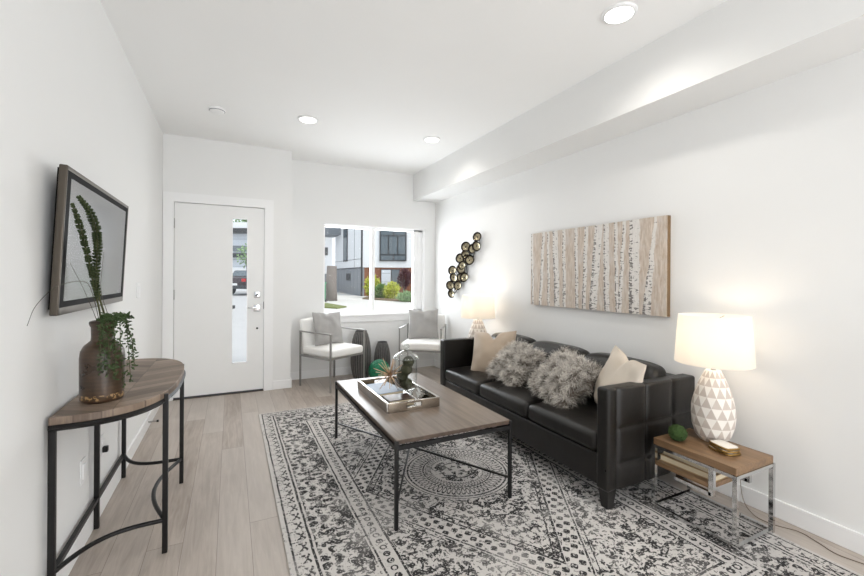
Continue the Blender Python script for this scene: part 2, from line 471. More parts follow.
def obj(name, mb, mat, parent=None, smooth=False, bevel=0.0, loc=None, angle=None):
    me = bpy.data.meshes.new(name); me.from_pydata(mb.v, [], mb.f); me.update()
    for m in (mat if isinstance(mat, list) else [mat]): me.materials.append(M[m] if isinstance(m, str) else m)
    if isinstance(mat, list): me.polygons.foreach_set('material_index', mb.mi)
    if smooth:
        me.polygons.foreach_set('use_smooth', [True]*len(me.polygons))
        if angle: me.set_sharp_from_angle(angle=math.radians(angle))
    o = bpy.data.objects.new(name, me); COL.objects.link(o)
    if parent: o.parent = parent
    if loc: o.location = loc
    if bevel:
        b = o.modifiers.new('bevel', 'BEVEL'); b.width = bevel; b.segments = 2; b.limit_method = 'ANGLE'
    return o
def tag(o, label, cat, group=None):
    o['label'] = label; o['category'] = cat
    if group: o['group'] = group
    return o
def thing(name, label, cat, loc=(0, 0, 0), rz=0.0, group=None):
    o = bpy.data.objects.new(name, None); COL.objects.link(o); o.empty_display_size = .1
    o.location = loc; o.rotation_euler = (0, 0, rz); return tag(o, label, cat, group)
def struct(o): o['kind'] = 'structure'; return o
def copy_thing(o, loc, rz=None, label=None, cat=None):
    def rec(a, par):
        c = a.copy(); COL.objects.link(c)
        if par: c.parent = par
        for ch in [q for q in bpy.data.objects if q.parent == a]: rec(ch, c)
        return c
    c = rec(o, None); c.location = loc
    if rz is not None: c.rotation_euler = (0, 0, rz)
    if label: c['label'] = label
    return c

# ------------------------------------------------------------------ the room
XL, XR, YE, YB, XJ, H, YF = -.63, 2.663, 4.966, 5.326, .624, 2.74, -3.3
T_ = .16
struct(obj('floor', MB().box((XL-T_, YF-T_, -.1), (XR+T_, YB+.02, 0)), 'floor'))
struct(obj('ceiling', MB().box((XL-T_, YF-T_, H), (XR+T_, YB+T_, H+.12)), 'ceil'))
struct(obj('wall_left', MB().box((XL-T_, YF-T_, 0), (XL, YE+T_, H)), 'wall'))
struct(obj('wall_right', MB().box((XR, YF-T_, 0), (XR+T_, YB+T_, H)), 'wall'))
DX0, DX1, DZ = -.53, .336, 2.052
struct(obj('wall_entry', MB().box((XL, YE, 0), (DX0, YE+T_, H)).box((DX1, YE, 0), (XJ, YB+T_, H)).box((DX0, YE, DZ), (DX1, YE+T_, H)), 'wall'))
WX0, WX1, WZ0, WZ1 = 1.066, 2.50, .785, 1.978
struct(obj('wall_back', MB().box((XJ, YB, 0), (WX0, YB+T_, H)).box((WX1, YB, 0), (XR, YB+T_, H))
           .box((WX0, YB, 0), (WX1, YB+T_, WZ0)).box((WX0, YB, WZ1), (WX1, YB+T_, H)), 'wall'))
struct(obj('wall_front', MB().box((XL, YF-T_, 0), (-.5, YF, H)).box((2.5, YF-T_, 0), (XR, YF, H)).box((-.5, YF-T_, 0), (2.5, YF, .35))
           .box((-.5, YF-T_, 2.5), (2.5, YF, H)), 'wall'))
struct(obj('ceiling_soffit', MB().box((2.314, YF, 2.369), (XR, YB, H)), 'wall'))
w2 = bpy.data.objects.new('window_2', None); COL.objects.link(w2); w2.location = (1.0, YF-.1, 1.425); struct(w2)  # unseen rear window, put in to go with the added fill light
obj('sash_frame', MB().box((-1.5, -.03, -1.075), (1.5, .03, -1.02)).box((-1.5, -.03, 1.02), (1.5, .03, 1.075)).box((-1.5, -.03, -1.02), (-1.44, .03, 1.02)).box((1.44, -.03, -1.02), (1.5, .03, 1.02)).box((-.03, -.03, -1.02), (.03, .03, 1.02)), 'vinyl', w2)
obj('pane', MB().box((-1.44, -.003, -1.02), (-.03, .003, 1.02)), 'glass', w2); obj('pane', MB().box((.03, -.003, -1.02), (1.44, .003, 1.02)), 'glass', w2)
def skirting(name, lo, hi): return struct(obj(name, MB().box(lo, hi), 'trim', bevel=.004))
BH = .098
skirting('baseboard_left', (XL, YF, 0), (XL+.014, YE, BH))
skirting('baseboard_right', (XR-.014, YF, 0), (XR, YB, BH))
skirting('baseboard_entry', (DX1+.095, YE-.014, 0), (XJ+.014, YE, BH))
skirting('baseboard_jog', (XJ, YE, 0), (XJ+.014, YB, BH))
skirting('baseboard_back', (XJ+.014, YB-.014, 0), (XR-.014, YB, BH))
# door
tr = MB().box((DX0-.095, YE-.016, 0), (DX0, YE, DZ+.095)).box((DX1, YE-.016, 0), (DX1+.095, YE, DZ+.095)).box((DX0, YE-.016, DZ), (DX1, YE, DZ+.095))
struct(obj('trim_1', tr, 'trim'))
d = bpy.data.objects.new('door_1', None); COL.objects.link(d); d.location = (0, YE, 0); struct(d)
gx0, gx1, gz0, gz1 = .008, .168, .33, 1.925
a, b = DX0+.004, DX1-.004
slab = MB().box((a, .004, .022), (gx0, .048, DZ-.004)).box((gx1, .004, .022), (b, .048, DZ-.004)).box((gx0, .004, .022), (gx1, .048, gz0)).box((gx0, .004, gz1), (gx1, .048, DZ-.004))
obj('door_slab', slab, 'door', d)
obj('glass_pane', MB().box((gx0, .024, gz0), (gx1, .030, gz1)), 'glass', d)
st = MB().box((gx0, 0, gz0), (gx0+.008, .05, gz1)).box((gx1-.008, 0, gz0), (gx1, .05, gz1)).box((gx0, 0, gz0), (gx1, .05, gz0+.008)).box((gx0, 0, gz1-.008), (gx1, .05, gz1))
obj('glazing_bead', st, 'vinyl', d)
obj('door_sweep', MB().box((a, -.006, .006), (b, .05, .022)), 'hdark', d)
obj('threshold', MB().box((DX0, -.01, 0), (DX1, T_, .006)), 'edgewood', d)
for z in (.27, 1.09, 1.83):
    obj('hinge', MB().tube([(a-.004, -.008, z-.05), (a-.004, -.008, z+.05)], .008), 'steel', d)
lk = obj('deadbolt', MB().rbox((.232, -.012, 1.045), (.293, .004, 1.115), .006), 'chrome', d, True)
obj('thumb_turn', MB().bar((.247, -.02, 1.066), (.279, -.02, 1.094), .012, .016), 'black', lk)
hd = obj('lever_handle', MB().rbox((.228, -.012, .895), (.295, .004, .968), .006).tube([(.262, 0, .94), (.262, -.045, .94)], .011)
         .rbox((.165, -.054, .932), (.272, -.040, .948), .006), 'chrome', d, True, angle=40)
obj('strike_plate', MB().box((b-.002, -.004, .92), (b+.01, .004, 1.0)), 'black', d)
obj('peg_hole', MB().lathe([(0, -.002), (.011, -.002), (.011, .004)], 14, T=Matrix.Translation((.266, .002, .705)) @ Matrix.Rotation(PI/2, 4, 'X')), 'black', d)
# window
wn = bpy.data.objects.new('window_1', None); COL.objects.link(wn); wn.location = (0, YB, 0); struct(wn)
jm = .016
fr = (MB().box((WX0, 0, WZ0), (WX0+jm, T_, WZ1)).box((WX1-jm, 0, WZ0), (WX1, T_, WZ1)).box((WX0, 0, WZ1-jm), (WX1, T_, WZ1)).box((WX0, 0, WZ0), (WX1, T_, WZ0+jm)))
obj('jamb_liner', fr, 'vinyl', wn)
q0, q1 = .06, .115
f2 = MB()
for lo, hi in (((WX0+jm, WZ0+jm), (WX0+jm+.012, WZ1-jm)), ((WX1-jm-.075, WZ0+jm), (WX1-jm, WZ1-jm)), ((WX1-jm-.135, WZ0+jm), (WX1-jm-.079, WZ1-jm))): f2.box((lo[0], q0, lo[1]), (hi[0], q1, hi[1]))
f2.box((WX0+jm, q0, WZ1-jm-.025), (WX1-jm, q1, WZ1-jm)).box((WX0+jm, q0, WZ0+jm), (WX1-jm, q1, WZ0+jm+.025))
obj('sash_frame', f2, 'vinyl', wn, bevel=.004)
obj('mullion', MB().box((1.716, q0-.012, WZ0+jm), (1.768, q1, WZ1-jm)), 'vinyl', wn, bevel=.004)
obj('pane', MB().box((WX0+jm+.012, .098, WZ0+jm+.025), (1.716, .104, WZ1-jm-.025)), 'glass', wn)
obj('pane', MB().box((1.768, .098, WZ0+jm+.025), (WX1-jm-.135, .104, WZ1-jm-.025)), 'glass', wn)
obj('latch', MB().box((1.715, q0-.02, 1.33), (1.73, q0-.010, 1.39)), 'white_plastic', wn)
struct(obj('window_sill', MB().box((WX0-.03, YB-.028, WZ0-.022), (WX1+.03, YB+.07, WZ0)).box((WX0-.01, YB-.014, WZ0-.10), (WX1+.01, YB, WZ0-.022)), 'trim', bevel=.003))

# wall plates
def plate(name, label, x, y, z, face, cat, kids, wd=.07, ht=.115):
    s = 1 if face == 'L' else -1
    t = thing(name, label, cat, (x, y, z))
    lo, hi = sorted((0, s*.006))
    obj('cover_plate', MB().rbox((lo, -wd/2, -ht/2), (hi, wd/2, ht/2), .003), 'white_plastic', t, True, angle=40)
    for (yy, zz, a_, b_, m) in kids:
        lo, hi = sorted((s*.004, s*.011)); obj('rocker' if cat == 'light switch' else 'socket', MB().rbox((lo, yy-a_/2, zz-b_/2), (hi, yy+a_/2, zz+b_/2), .002), m, t, True, angle=40)
    return t
plate('light_switch', 'white double light switch plate on the left wall between the television and the door', XL, 3.757, 1.177, 'L', 'light switch',
      [(-.022, 0, .03, .062, 'white_plastic'), (.022, 0, .03, .062, 'white_plastic')], .115)
plate('wall_outlet', 'white wall outlet under the console table, nearer the camera', XL, 2.476, .355, 'L', 'outlet', [(0, 0, .034, .068, 'white_plastic')])
po = plate('wall_outlet', 'white wall outlet with dark plug under the console table, farther from the camera', XL, 2.80, .355, 'L', 'outlet', [(0, .02, .034, .03, 'white_plastic')])
obj('plug', MB().rbox((.006, -.014, -.035), (.03, .014, -.005), .004), 'black', po, True)
plate('wall_outlet', 'white wall outlet on the right wall behind the near end table', XR, 1.36, .24, 'R', 'outlet', [(0, .02, .034, .03, 'white_plastic'), (0, -.02, .034, .03, 'black')])
ds = thing('door_stop', 'small spring door stop with a ring by the left baseboard', 'door stop', (XL+.014, 4.12, .06))
obj('spring', MB().tube([(.001+.0015*i*1.0+.0, .006*math.cos(i*1.3), .006*math.sin(i*1.3)) for i in range(40)], .002, 5), 'steel', ds)
obj('rubber_tip', MB().tube([(.06, 0, 0), (.075, 0, 0)], .009, 10), 'tyre', ds)

# ceiling fittings
def downlight(x, y, label):
    t = thing('ceiling_light', label, 'ceiling light', (x, y, H), 0, 'round ceiling lights')
    obj('trim_ring', MB().lathe([(.072, -.012), (.086, -.010), (.092, -.004), (.092, 0)], 40, close=False), 'white_plastic', t, True)
    obj('diffuser', MB().lathe([(0, -.0185), (.045, -.0165), (.073, -.0125), (.074, -.004)], 40, close=False), 'diffuser', t, True)
    light('downlight_lamp', 'SPOT', (0, 0, -.03), DOWN_W, (1, .95, .88), parent=t, spot_size=math.radians(156), spot_blend=1.0, shadow_soft_size=.06)
downlight(1.90, 1.562, 'lit round ceiling light nearest the camera, near the soffit')
downlight(1.889, 3.862, 'lit round ceiling light beside the soffit at the window end')
downlight(.63, 3.892, 'lit round ceiling light in front of the door, left of the others')
t = thing('smoke_detector', 'small white round smoke detector on the ceiling near the door', 'smoke detector', (-.116, 4.02, H))
obj('housing', MB().lathe([(.066, 0), (.066, -.014), (.056, -.026), (.03, -.03), (0, -.03)], 32, close=False), 'white_plastic', t, True, angle=50)
obj('vent_ring', MB().lathe([(.060, -.0225), (.0635, -.0205), (.062, -.016)], 32, close=False), 'hgray', t)

# ------------------------------------------------------------------ rug
rug = tag(obj('area_rug', MB().rbox((-1.115, -1.75, 0), (1.115, 1.75, .009), .004, (6, 8, 1)), 'rug', loc=(1.35, 2.36, 0)),
          'large faded black and cream oriental rug under the sofa and coffee table', 'rug')
RZ = .009

# ------------------------------------------------------------------ television
tv = thing('television', 'black flat television tilted forward on the left wall', 'television', (XL, 2.500, 1.134))
TT = Matrix.Translation((.038, 0, 0)) @ Matrix.Rotation(math.radians(2.7), 4, 'Y')
W2, HT = .512, .570
bz = (MB().rbox((-.014, -W2, 0), (.012, -W2+.011, HT), .004, T=TT).rbox((-.014, W2-.016, 0), (.012, W2, HT), .004, T=TT)
      .rbox((-.014, -W2+.01, HT-.018), (.012, W2-.02, HT), .004, T=TT).rbox((-.014, -W2+.01, 0), (.012, W2-.01, .030), .004, T=TT))
obj('bezel', bz, 'tvframe', tv, True, angle=40)
obj('screen', MB().box((-.010, -W2+.009, .025), (.0095, W2-.014, HT-.015), T=TT), 'screen', tv)
bd = (MB().box((-.02, -W2+.009, .022), (.0108, -W2+.052, HT-.012), T=TT).box((-.02, W2-.045, .022), (.0108, W2-.012, HT-.012), T=TT)
      .box((-.02, -W2+.052, HT-.040), (.0108, W2-.045, HT-.012), T=TT).box((-.02, -W2+.052, .022), (.0108, W2-.045, .052), T=TT))
obj('screen_border', bd, 'tvborder', tv)
obj('back_cover', MB().rbox((-.036, -W2+.06, .06), (-.012, W2-.04, HT-.04), .01, T=TT), 'tvback', tv, True)
obj('logo', MB().rbox((.0115, -.028, .010), (.0135, .028, .026), .0009, T=TT), 'chrome', tv)
obj('wall_mount', MB().box((.001, -.22, .15), (.03, .22, .45)), 'black', tv)

# ------------------------------------------------------------------ console table
ct = thing('console_table', 'half-round console table with chevron wood top and black metal legs', 'table', (XL+.016, 2.616, 0))
A_, B_ = .60, .375
def half(a, b, n=44, e=2.9, x0=0.0):
    o = []
    for i in range(n+1):
        t = -PI/2+PI*i/n; c, s = math.cos(t), math.sin(t)
        o.append((x0+b*abs(c)**(2/e), a*math.copysign(abs(s)**(2/e), s)))
    return o
ZT = .748
obj('tabletop', MB().prism(half(A_, B_), ZT-.03, ZT), ['chevron'], ct, bevel=.003)
rim = half(A_-.004, B_-.004); apr = MB()
apr.tube([(x, y, ZT-.042) for x, y in rim]+[(0.006, A_-.004, ZT-.042)], .012, 4)
apr.bar((.008, -A_+.01, ZT-.042), (.008, A_-.01, ZT-.042), .016, .022)
obj('rim_frame', apr, 'black', ct)
LG = [(.008, -.585), (.008, 0), (.008, .585), (.345, -.362), (.345, .348)]
for x, y in LG: obj('leg', MB().rbox((x-.011, y-.011, 0), (x+.011, y+.011, ZT-.03+(.02 if x > .1 else 0)), .003), 'black', ct, True, angle=40)
def arc(p, q, sag, n=16):
    p, q = Vector(p), Vector(q); m = (p+q)/2; d = (q-p); L = d.length; nrm = Vector((-d.y, d.x))/L
    if nrm.dot(Vector((0.0, 0))-m) < 0: nrm = -nrm
    return [(*(p+d*t+nrm*sag*math.sin(PI*t)), .15) for t in [i/n for i in range(n+1)]]
obj('stretcher', MB().bar((.008, -.585, .15), (.008, .585, .15), .018), 'black', ct)
obj('curved_stretcher', MB().tube(arc(LG[0], LG[3], .085), .010, 8), 'black', ct, True)
obj('curved_stretcher', MB().tube(arc(LG[3], LG[4], .09), .010, 8), 'black', ct, True)
obj('curved_stretcher', MB().tube(arc(LG[2], LG[4], .10), .010, 8), 'black', ct, True)

# vase with plants
VX, VY = -.498, 2.225
vs = thing('vase', 'brown glazed ceramic bottle vase with flecked base on the console table', 'vase', (VX, VY, ZT))
prof = [(0, 0), (.082, 0), (.090, .008), (.092, .03), (.093, .12), (.093, .185), (.089, .215), (.075, .238), (.057, .252), (.049, .258), (.047, .272), (.048, .315),
        (.054, .325), (.056, .334), (.053, .341), (.046, .343), (.040, .338), (.040, .26), (.05, .24), (0, .235)]
prof = [(r*.85, z) for r, z in prof]
obj('body', MB().lathe(prof, 48), 'ceramic', vs, True, angle=50)
def smooth_path(pts, n=8):
    pts = [Vector(p) for p in pts]; out = []
    P = [pts[0]*2-pts[1]]+pts+[pts[-1]*2-pts[-2]]
    for i in range(1, len(P)-2):
        for k in range(n):
            t = k/n; a, b, c, d = P[i-1], P[i], P[i+1], P[i+2]
            out.append(.5*((2*b)+(c-a)*t+(2*a-5*b+4*c-d)*t*t+(3*b-a-3*c+d)*t**3))
    return out+[pts[-1]]
CF, CH = 408.96, 1.2872
def unp(px, py, y):   # point of the line of sight through (px, py) at depth y, used once to measure the plant's outline
    c, s = math.cos(.0061), math.sin(.0061); X_, Y_ = px-432, py-277.243
    R, U = (X_*c+Y_*s)/CF, -(-X_*s+Y_*c)/CF
    dx, dy = R*math.cos(YAW)+math.sin(YAW), -R*math.sin(YAW)+math.cos(YAW)
    k = y/dy; return Vector((dx*k, y, CH+U*k))
def lens(c, ax, side, L, wd, th):
    """small leaf: 6-sided lens along side direction"""
    n = ax.cross(side).normalized(); p = [c, c+side*L*.35+ax*wd, c+side*L*.75+ax*wd*.8, c+side*L, c+side*L*.75-ax*wd*.8, c+side*L*.35-ax*wd]
    m = c+side*L*.5
    return [tuple(q) for q in p]+[tuple(m+n*th), tuple(m-n*th)], [(i, (i+1) % 6, 6) for i in range(6)]+[((i+1) % 6, i, 7) for i in range(6)]
def fern(label, path, step, L0):
    base = Vector((VX, VY, ZT+.26))
    t = thing('fern_stem', label, 'plant', base, 0, 'fern stems in the brown vase')
    pts = [p-base for p in smooth_path(path, 14)]
    obj('stalk', MB().tube(pts, [.0045-.0025*i/len(pts) for i in range(len(pts))], 6), 'stem', t, True)
    mb = MB(); dist = 0; n = len(pts); last = pts[0]; acc = 0
    tot = sum((pts[i+1]-pts[i]).length for i in range(n-1)); run = 0
    for i in range(1, n):
        seg = pts[i]-pts[i-1]; ln = seg.length; run += ln; acc += ln
        while acc > step:
            acc -= step
            f = run/tot
            if f < .30: continue
            ax = seg.normalized(); L = L0*(.55+.45*math.sin(min(1, (f-.30)/.45)*PI/2))*(1-max(0, f-.85)*3.5)
            for k in range(5):
                an = k*2*PI/5+f*9
                a = ax.orthogonal().normalized(); bq = ax.cross(a); sd = (a*math.cos(an)+bq*math.sin(an)+ax*.3).normalized()
                v_, f_ = lens(pts[i], ax, sd, L, step*.52, step*.28); mb.add(v_, f_)
    obj('foliage', mb, 'fern', t, True)
    return t
mouth = Vector((VX, VY, ZT+.34))
fern('tall dark green fern stem in the brown vase, the right one with the curved tip',
     [Vector((VX+.005, VY, ZT+.25)), mouth+Vector((.01, 0, 0)), unp(96.5, 284, 2.17), unp(97.5, 240, 2.10), unp(91.6, 215.6, 2.03), unp(78.4, 196, 1.98)], .0125, .020)
fern('tall dark green fern stem in the brown vase, the left straighter one',
     [Vector((VX-.012, VY-.005, ZT+.25)), mouth+Vector((-.005, -.005, 0)), unp(93.5, 284, 2.16), unp(87, 253, 2.09), unp(80.6, 228, 2.01), unp(72, 203, 1.93)], .0125, .015)
def twig(label, path):
    base = Vector((VX, VY, ZT+.26)); t = thing('twig', label, 'twig', base, 0, 'thin twigs in the brown vase')
    pts = [p-base for p in smooth_path(path, 8)]
    obj('stalk', MB().tube(pts, [.0016-.0009*i/len(pts) for i in range(len(pts))], 5), 'twig', t, True)
twig('thin bare twig arching left from the brown vase across the television', [mouth-Vector((.01, .01, .09)), mouth+Vector((-.01, -.015, 0)), unp(91, 290, 2.14), unp(83, 281.5, 2.05), unp(58, 286, 1.84), unp(36.5, 305, 1.74), unp(27, 326, 1.68)])
twig('thin bare twig leaning up to the left out of the brown vase', [mouth-Vector((.0, .01, .09)), mouth+Vector((-.018, -.01, 0)), unp(84, 290, 2.16), unp(70, 263, 2.07)])
twig('thin bare twig rising at the right out of the brown vase', [mouth-Vector((-.01, .0, .09)), mouth+Vector((.022, 0, 0)), unp(101, 290, 2.2), unp(104, 252, 2.18)])
tp = thing('trailing_plant', 'leafy green trailing plant spilling over the right side of the brown vase', 'plant', (VX, VY, ZT+.30))
random.seed(11)
VN = []
for k in range(13):
    ang = random.uniform(-1.5, .35); out = random.uniform(.078, .115); drop = random.uniform(.10, .27) if k > 3 else random.uniform(-.02, .03)
    d_ = Vector((math.cos(ang), math.sin(ang), 0))
    p = [Vector((0, 0, -.02)), d_*.034+Vector((0, 0, .045)), d_*(.062+.02*random.random())+Vector((0, 0, .052+.016*random.random())), d_*out+Vector((0, 0, .02-drop*.35)), d_*(out+.02*random.random())+Vector((0, 0, -drop))]
    if k <= 3: p = p[:3]+[d_*out+Vector((0, 0, .075-drop)), ]
    pts = smooth_path(p, 7)
    vn = obj('vine', MB().tube(pts, .0013, 5), 'stem', tp, True)
    mb = MB()
    for i in range(5, len(pts)):
        for j in range(4):
            c = pts[i]+Vector((random.uniform(-.006, .006), random.uniform(-.006, .006), random.uniform(-.006, .006)))
            sd = Vector((random.uniform(-1, 1), random.uniform(-1, 1), random.uniform(-.8, .5))).normalized(); ax = sd.orthogonal().normalized()
            v_, f_ = lens(c, ax, sd, random.uniform(.010, .019), .0042, .001); mb.add(v_, f_)
    lf = obj('leaf_cluster', mb, 'vine', vn); lf['kind'] = 'stuff'

# ------------------------------------------------------------------ coffee table
cf = thing('coffee_table', 'low rectangular coffee table with weathered wood top and thin black metal frame', 'table', (1.108, 2.585, RZ))
hw, hl, zt = .352, .655, .452
obj('tabletop', MB().rbox((-hw, -hl, zt-.022), (hw, hl, zt), .003), 'tablewood', cf, True, angle=40)
for x in (-1, 1):
    for y in (-1, 1): obj('leg', MB().box((x*hw-.0095, y*hl-.0095, 0), (x*hw+.0095, y*hl+.0095, zt-.004)), 'black', cf, bevel=.002)
def rail(nm, a, b, wd): return obj(nm, MB().bar(a, b, *wd), 'black', cf)
for s in (-1, 1):
    rail('top_rail', (s*hw, -hl, zt-.040), (s*hw, hl, zt-.040), (.016, .022)); rail('top_rail', (-hw, s*hl, zt-.040), (hw, s*hl, zt-.040), (.016, .022))
    obj('edge_band', MB().box((s*hw-.0015+s*.0015, -hl, zt-.021), (s*hw+.0015+s*.0015, hl, zt-.001)), 'edgewood', cf); obj('edge_band', MB().box((-hw, s*hl-.0015+s*.0015, zt-.021), (hw, s*hl+.0015+s*.0015, zt-.001)), 'edgewood', cf)
rail('cross_brace', (-hw, -hl, .115), (hw, hl, .115), (.010, .010)); rail('cross_brace', (-hw, hl, .118), (hw, -hl, .118), (.010, .010))
# tray
CT = RZ+zt
ty = thing('tray', 'rectangular mirrored tray with cut-out handle on the coffee table', 'tray', (1.03, 2.655, CT), 0)
a, b, hh = .172, .318, .058
obj('base', MB().box((-a, -b, 0), (a, b, .008)), 'mirror', ty)
for s in (-1, 1): obj('side_panel', MB().rbox((s*a-.009, -b, 0), (s*a+.009, b, hh), .002), 'mirror', ty, True, angle=40)
for s in (-1, 1):
    y0, y1 = sorted((s*b-.009, s*b+.009))
    e = MB().rbox((-a, y0, 0), (-.05, y1, hh), .002).rbox((.05, y0, 0), (a, y1, hh), .002).box((-.05, y0, 0), (.05, y1, .020)).box((-.05, y0, hh-.012), (.05, y1, hh))
    obj('end_panel', e, 'silvertrim', ty, True, angle=40)
fx = thing('photo_book', 'pale blue hardback book lying in the mirrored tray under the wire starburst', 'book', (.975, 2.77, CT+.008), .12)
obj('cover', MB().box((-.10, -.135, 0), (-.096, .135, .03)).box((-.10, -.135, .026), (.10, .135, .03)).box((-.10, -.135, 0), (.10, .135, .004)), 'bluegray', fx)
obj('pages', MB().box((-.096, -.13, .004), (.095, .13, .026)), 'paper', fx)
bx = thing('book', 'dark brown hardback book lying in the mirrored tray', 'book', (1.0, 2.53, CT+.008), .0)
obj('cover', MB().box((-.09, -.07, 0), (-.086, .07, .024)).box((-.09, -.07, .020), (.09, .07, .024)).box((-.09, -.07, 0), (.09, .07, .004)), 'darkbook', bx)
obj('pages', MB().box((-.086, -.066, .004), (.086, .066, .02)), 'paper', bx)
sb = thing('starburst_sculpture', 'gold wire starburst sculpture with thin spikes resting on a book', 'sculpture', (1.018, 2.74, CT+.132))
random.seed(3)
core = MB().ball((0, 0, 0), .012, 1); obj('hub', core, 'gold', sb, True)
for i in range(30):
    z = 1-2*(i+.5)/30; ph = i*2.39996; r = math.sqrt(max(0, 1-z*z)); dv = Vector((r*math.cos(ph), r*math.sin(ph), z))
    L = .125
    if dv.z < -.1: L = min(L, .090/(-dv.z)*.99)
    obj('spike', MB().tube([dv*.008, dv*L], [.0036, .0020], 5), 'gold', sb, True)
JX, JY = 1.105, 2.655
jr = thing('apothecary_jar', 'clear glass footed apothecary jar with lid on the mirrored tray', 'jar', (JX, JY, CT+.008))
jp = [(.0, .001), (.048, .001), (.05, .006), (.020, .012), (.018, .018), (.03, .024), (.062, .034), (.075, .055), (.080, .12), (.080, .245), (.083, .25)]
obj('bowl', MB().lathe(jp, 40, close=False), 'jar', jr, True, angle=60)
obj('lip', MB().tube([(.085*math.cos(2*PI*k/40), .085*math.sin(2*PI*k/40), .251) for k in range(41)], .0045, 8, cap=False), 'jar', jr, True)
obj('foot_ring', MB().tube([(.048*math.cos(2*PI*k/32), .048*math.sin(2*PI*k/32), .004) for k in range(33)], .0035, 8, cap=False), 'jar', jr, True)
ld = [(.088, .252), (.089, .258), (.078, .268), (.055, .285), (.030, .300), (.012, .306), (.010, .314), (.022, .320), (.026, .333), (.020, .345), (0, .351)]
obj('lid', MB().lathe(ld, 40, close=False), 'jar', jr, True, angle=60)
def mossball(c, r, label, mat, group, loc=None, seed=0):
    o = thing('moss_ball', label, 'moss ball', c, 0, group)
    obj('core', MB().ball((0, 0, 0), r*.95, 3, .10, 6, seed=seed), mat, o, True)
    mb = MB(); rnd = random.Random(seed)
    for i in range(620):
        z = 1-2*(i+.5)/620; ph = i*2.39996; q = math.sqrt(1-z*z); dv = Vector((q*math.cos(ph), q*math.sin(ph), z))
        sd = (dv+Vector((rnd.uniform(-.8, .8), rnd.uniform(-.8, .8), rnd.uniform(-.8, .8)))).normalized()
        v_, f_ = lens(dv*r*.9, sd.orthogonal().normalized(), sd, r*rnd.uniform(.10, .24), r*.045, r*.01); mb.add(v_, f_)
    tf = obj('moss_tufts', mb, mat, o); tf['kind'] = 'stuff'; return o
gz = CT+.008+.030
for i, (x, y, z, r, lb) in enumerate([(.006, .0, .040, .041, 'dark green moss ball at the bottom of the glass jar'), (-.020, .012, .098, .040, 'dark green moss ball second from bottom in the glass jar'),
                              (-.004, -.02, .145, .040, 'dark green moss ball third from bottom in the glass jar'), (.024, .012, .190, .040, 'dark green moss ball at the top of the glass jar')]):
    mossball((JX+x, JY+y, gz+z), r, lb, 'darkmoss', 'moss balls in the glass jar', seed=i+2)

# ------------------------------------------------------------------ sofa
sf = thing('sofa', 'black leather three-seat sofa with tufted arms along the right wall', 'sofa', (0, 0, RZ))
X0, X1, Y0, Y1 = 1.845, 2.625, 1.572, 3.565
AW = .082
def armdef(outer):
    def g(p):
        q = p.copy(); s = 1 if outer > 2.5 else -1
        if (p.y-(outer-s*AW/2))*s > AW*.2:
            dd = min(abs(p.x-xs) for xs in (1.925, 2.154, 2.40))
            if p.x > 1.925:
                dd = min([dd]+[abs(p.z-zs) for zs in (.25, .445)])
                q.y += s*.006
            q.y -= s*.013*math.exp(-dd/.014)
        if p.z > .64 and p.x > 1.9: q.z -= .002*math.exp(-((p.x-2.154)/.01)**2)
        return q
    return g
obj('arm', MB().rbox((X0, Y0, .105), (X1-.01, Y0+AW, .672), .016, (90, 3, 64), armdef(Y0)), 'leather', sf, True)
obj('arm', MB().rbox((X0, Y1-AW, .105), (X1-.01, Y1, .672), .016, (90, 3, 64), armdef(Y1)), 'leather', sf, True)
obj('back_frame', MB().rbox((2.47, Y0+AW+.001, .105), (X1, Y1-AW-.001, .655), .03, 6), 'leather', sf, True)
obj('seat_base', MB().rbox((X0+.012, Y0+AW+.001, .115), (2.47, Y1-AW-.001, .29), .012, 6), 'leather', sf, True)
ys = [Y0+AW+.002, 2.262, 2.878, Y1-AW-.002]
rnd = random.Random(5)
for i in range(3):
    ya, yb = ys[i]+.003, ys[i+1]-.003
    def cd_(p, ya=ya, yb=yb, k=i):
        u = (p.x-2.13)/.28; v = (p.y-(ya+yb)/2)/((yb-ya)/2)
        cr = max(0, 1-abs(u)**2.5)*max(0, 1-abs(v)**3)
        top = max(0, (p.z-.30)/.1)
        z = p.z+cr*.022*top + (.006*mnoise.noise(Vector((p.x*9, p.y*9, k*5)))*cr*top)
        return Vector((p.x-.006*max(0, 1-abs(v)**3)*(1 if p.x < 1.9 else 0), p.y, z))
    sc = obj('seat_cushion', MB().rbox((X0+.004, ya, .292), (2.42, yb, .402), .035, (14, 14, 3), cd_, 4), 'leather', sf, True)
    obj('welt', MB().tube([(X0+.010, ya+.02, .318), (X0+.004, (ya+yb)/2, .316), (X0+.010, yb-.02, .318)], .004, 6), 'leather', sc, True)
    def bd_(p, ya=ya, yb=yb, k=i):
        v = (p.y-(ya+yb)/2)/((yb-ya)/2); zz = (p.z-.40)/.33
        cr = max(0, 1-abs(v)**2.6)*max(0, math.sin(max(0, min(1, zz))*PI))
        q = Vector((p.x+(p.z-.40)*.26, p.y, p.z))
        if p.x < 2.35: q.x -= cr*.045
        q.z -= .030*abs(v)**4*max(0, zz)
        q += Vector((1, 0, 0))*.006*mnoise.noise(Vector((p.y*8, p.z*8, k*3.3)))
        return q
    obj('back_cushion', MB().rbox((2.28, ya-.0, .405), (2.43, yb+.0, .735), .05, (4, 14, 12), bd_, 4), 'leather', sf, True)
for x in (X0+.05, X1-.06):
    for y in (Y0+.045, Y1-.045):
        v_ = [(x+i*.022, y+j*.022, 0) for i, j in ((-1, -1), (1, -1), (1, 1), (-1, 1))]+[(x+i*.034, y+j*.034, .115) for i, j in ((-1, -1), (1, -1), (1, 1), (-1, 1))]
        obj('leg', MB().add(v_, [(0, 3, 2, 1), (4, 5, 6, 7), (0, 1, 5, 4), (1, 2, 6, 5), (2, 3, 7, 6), (3, 0, 4, 7)]), 'blackpaint', sf)

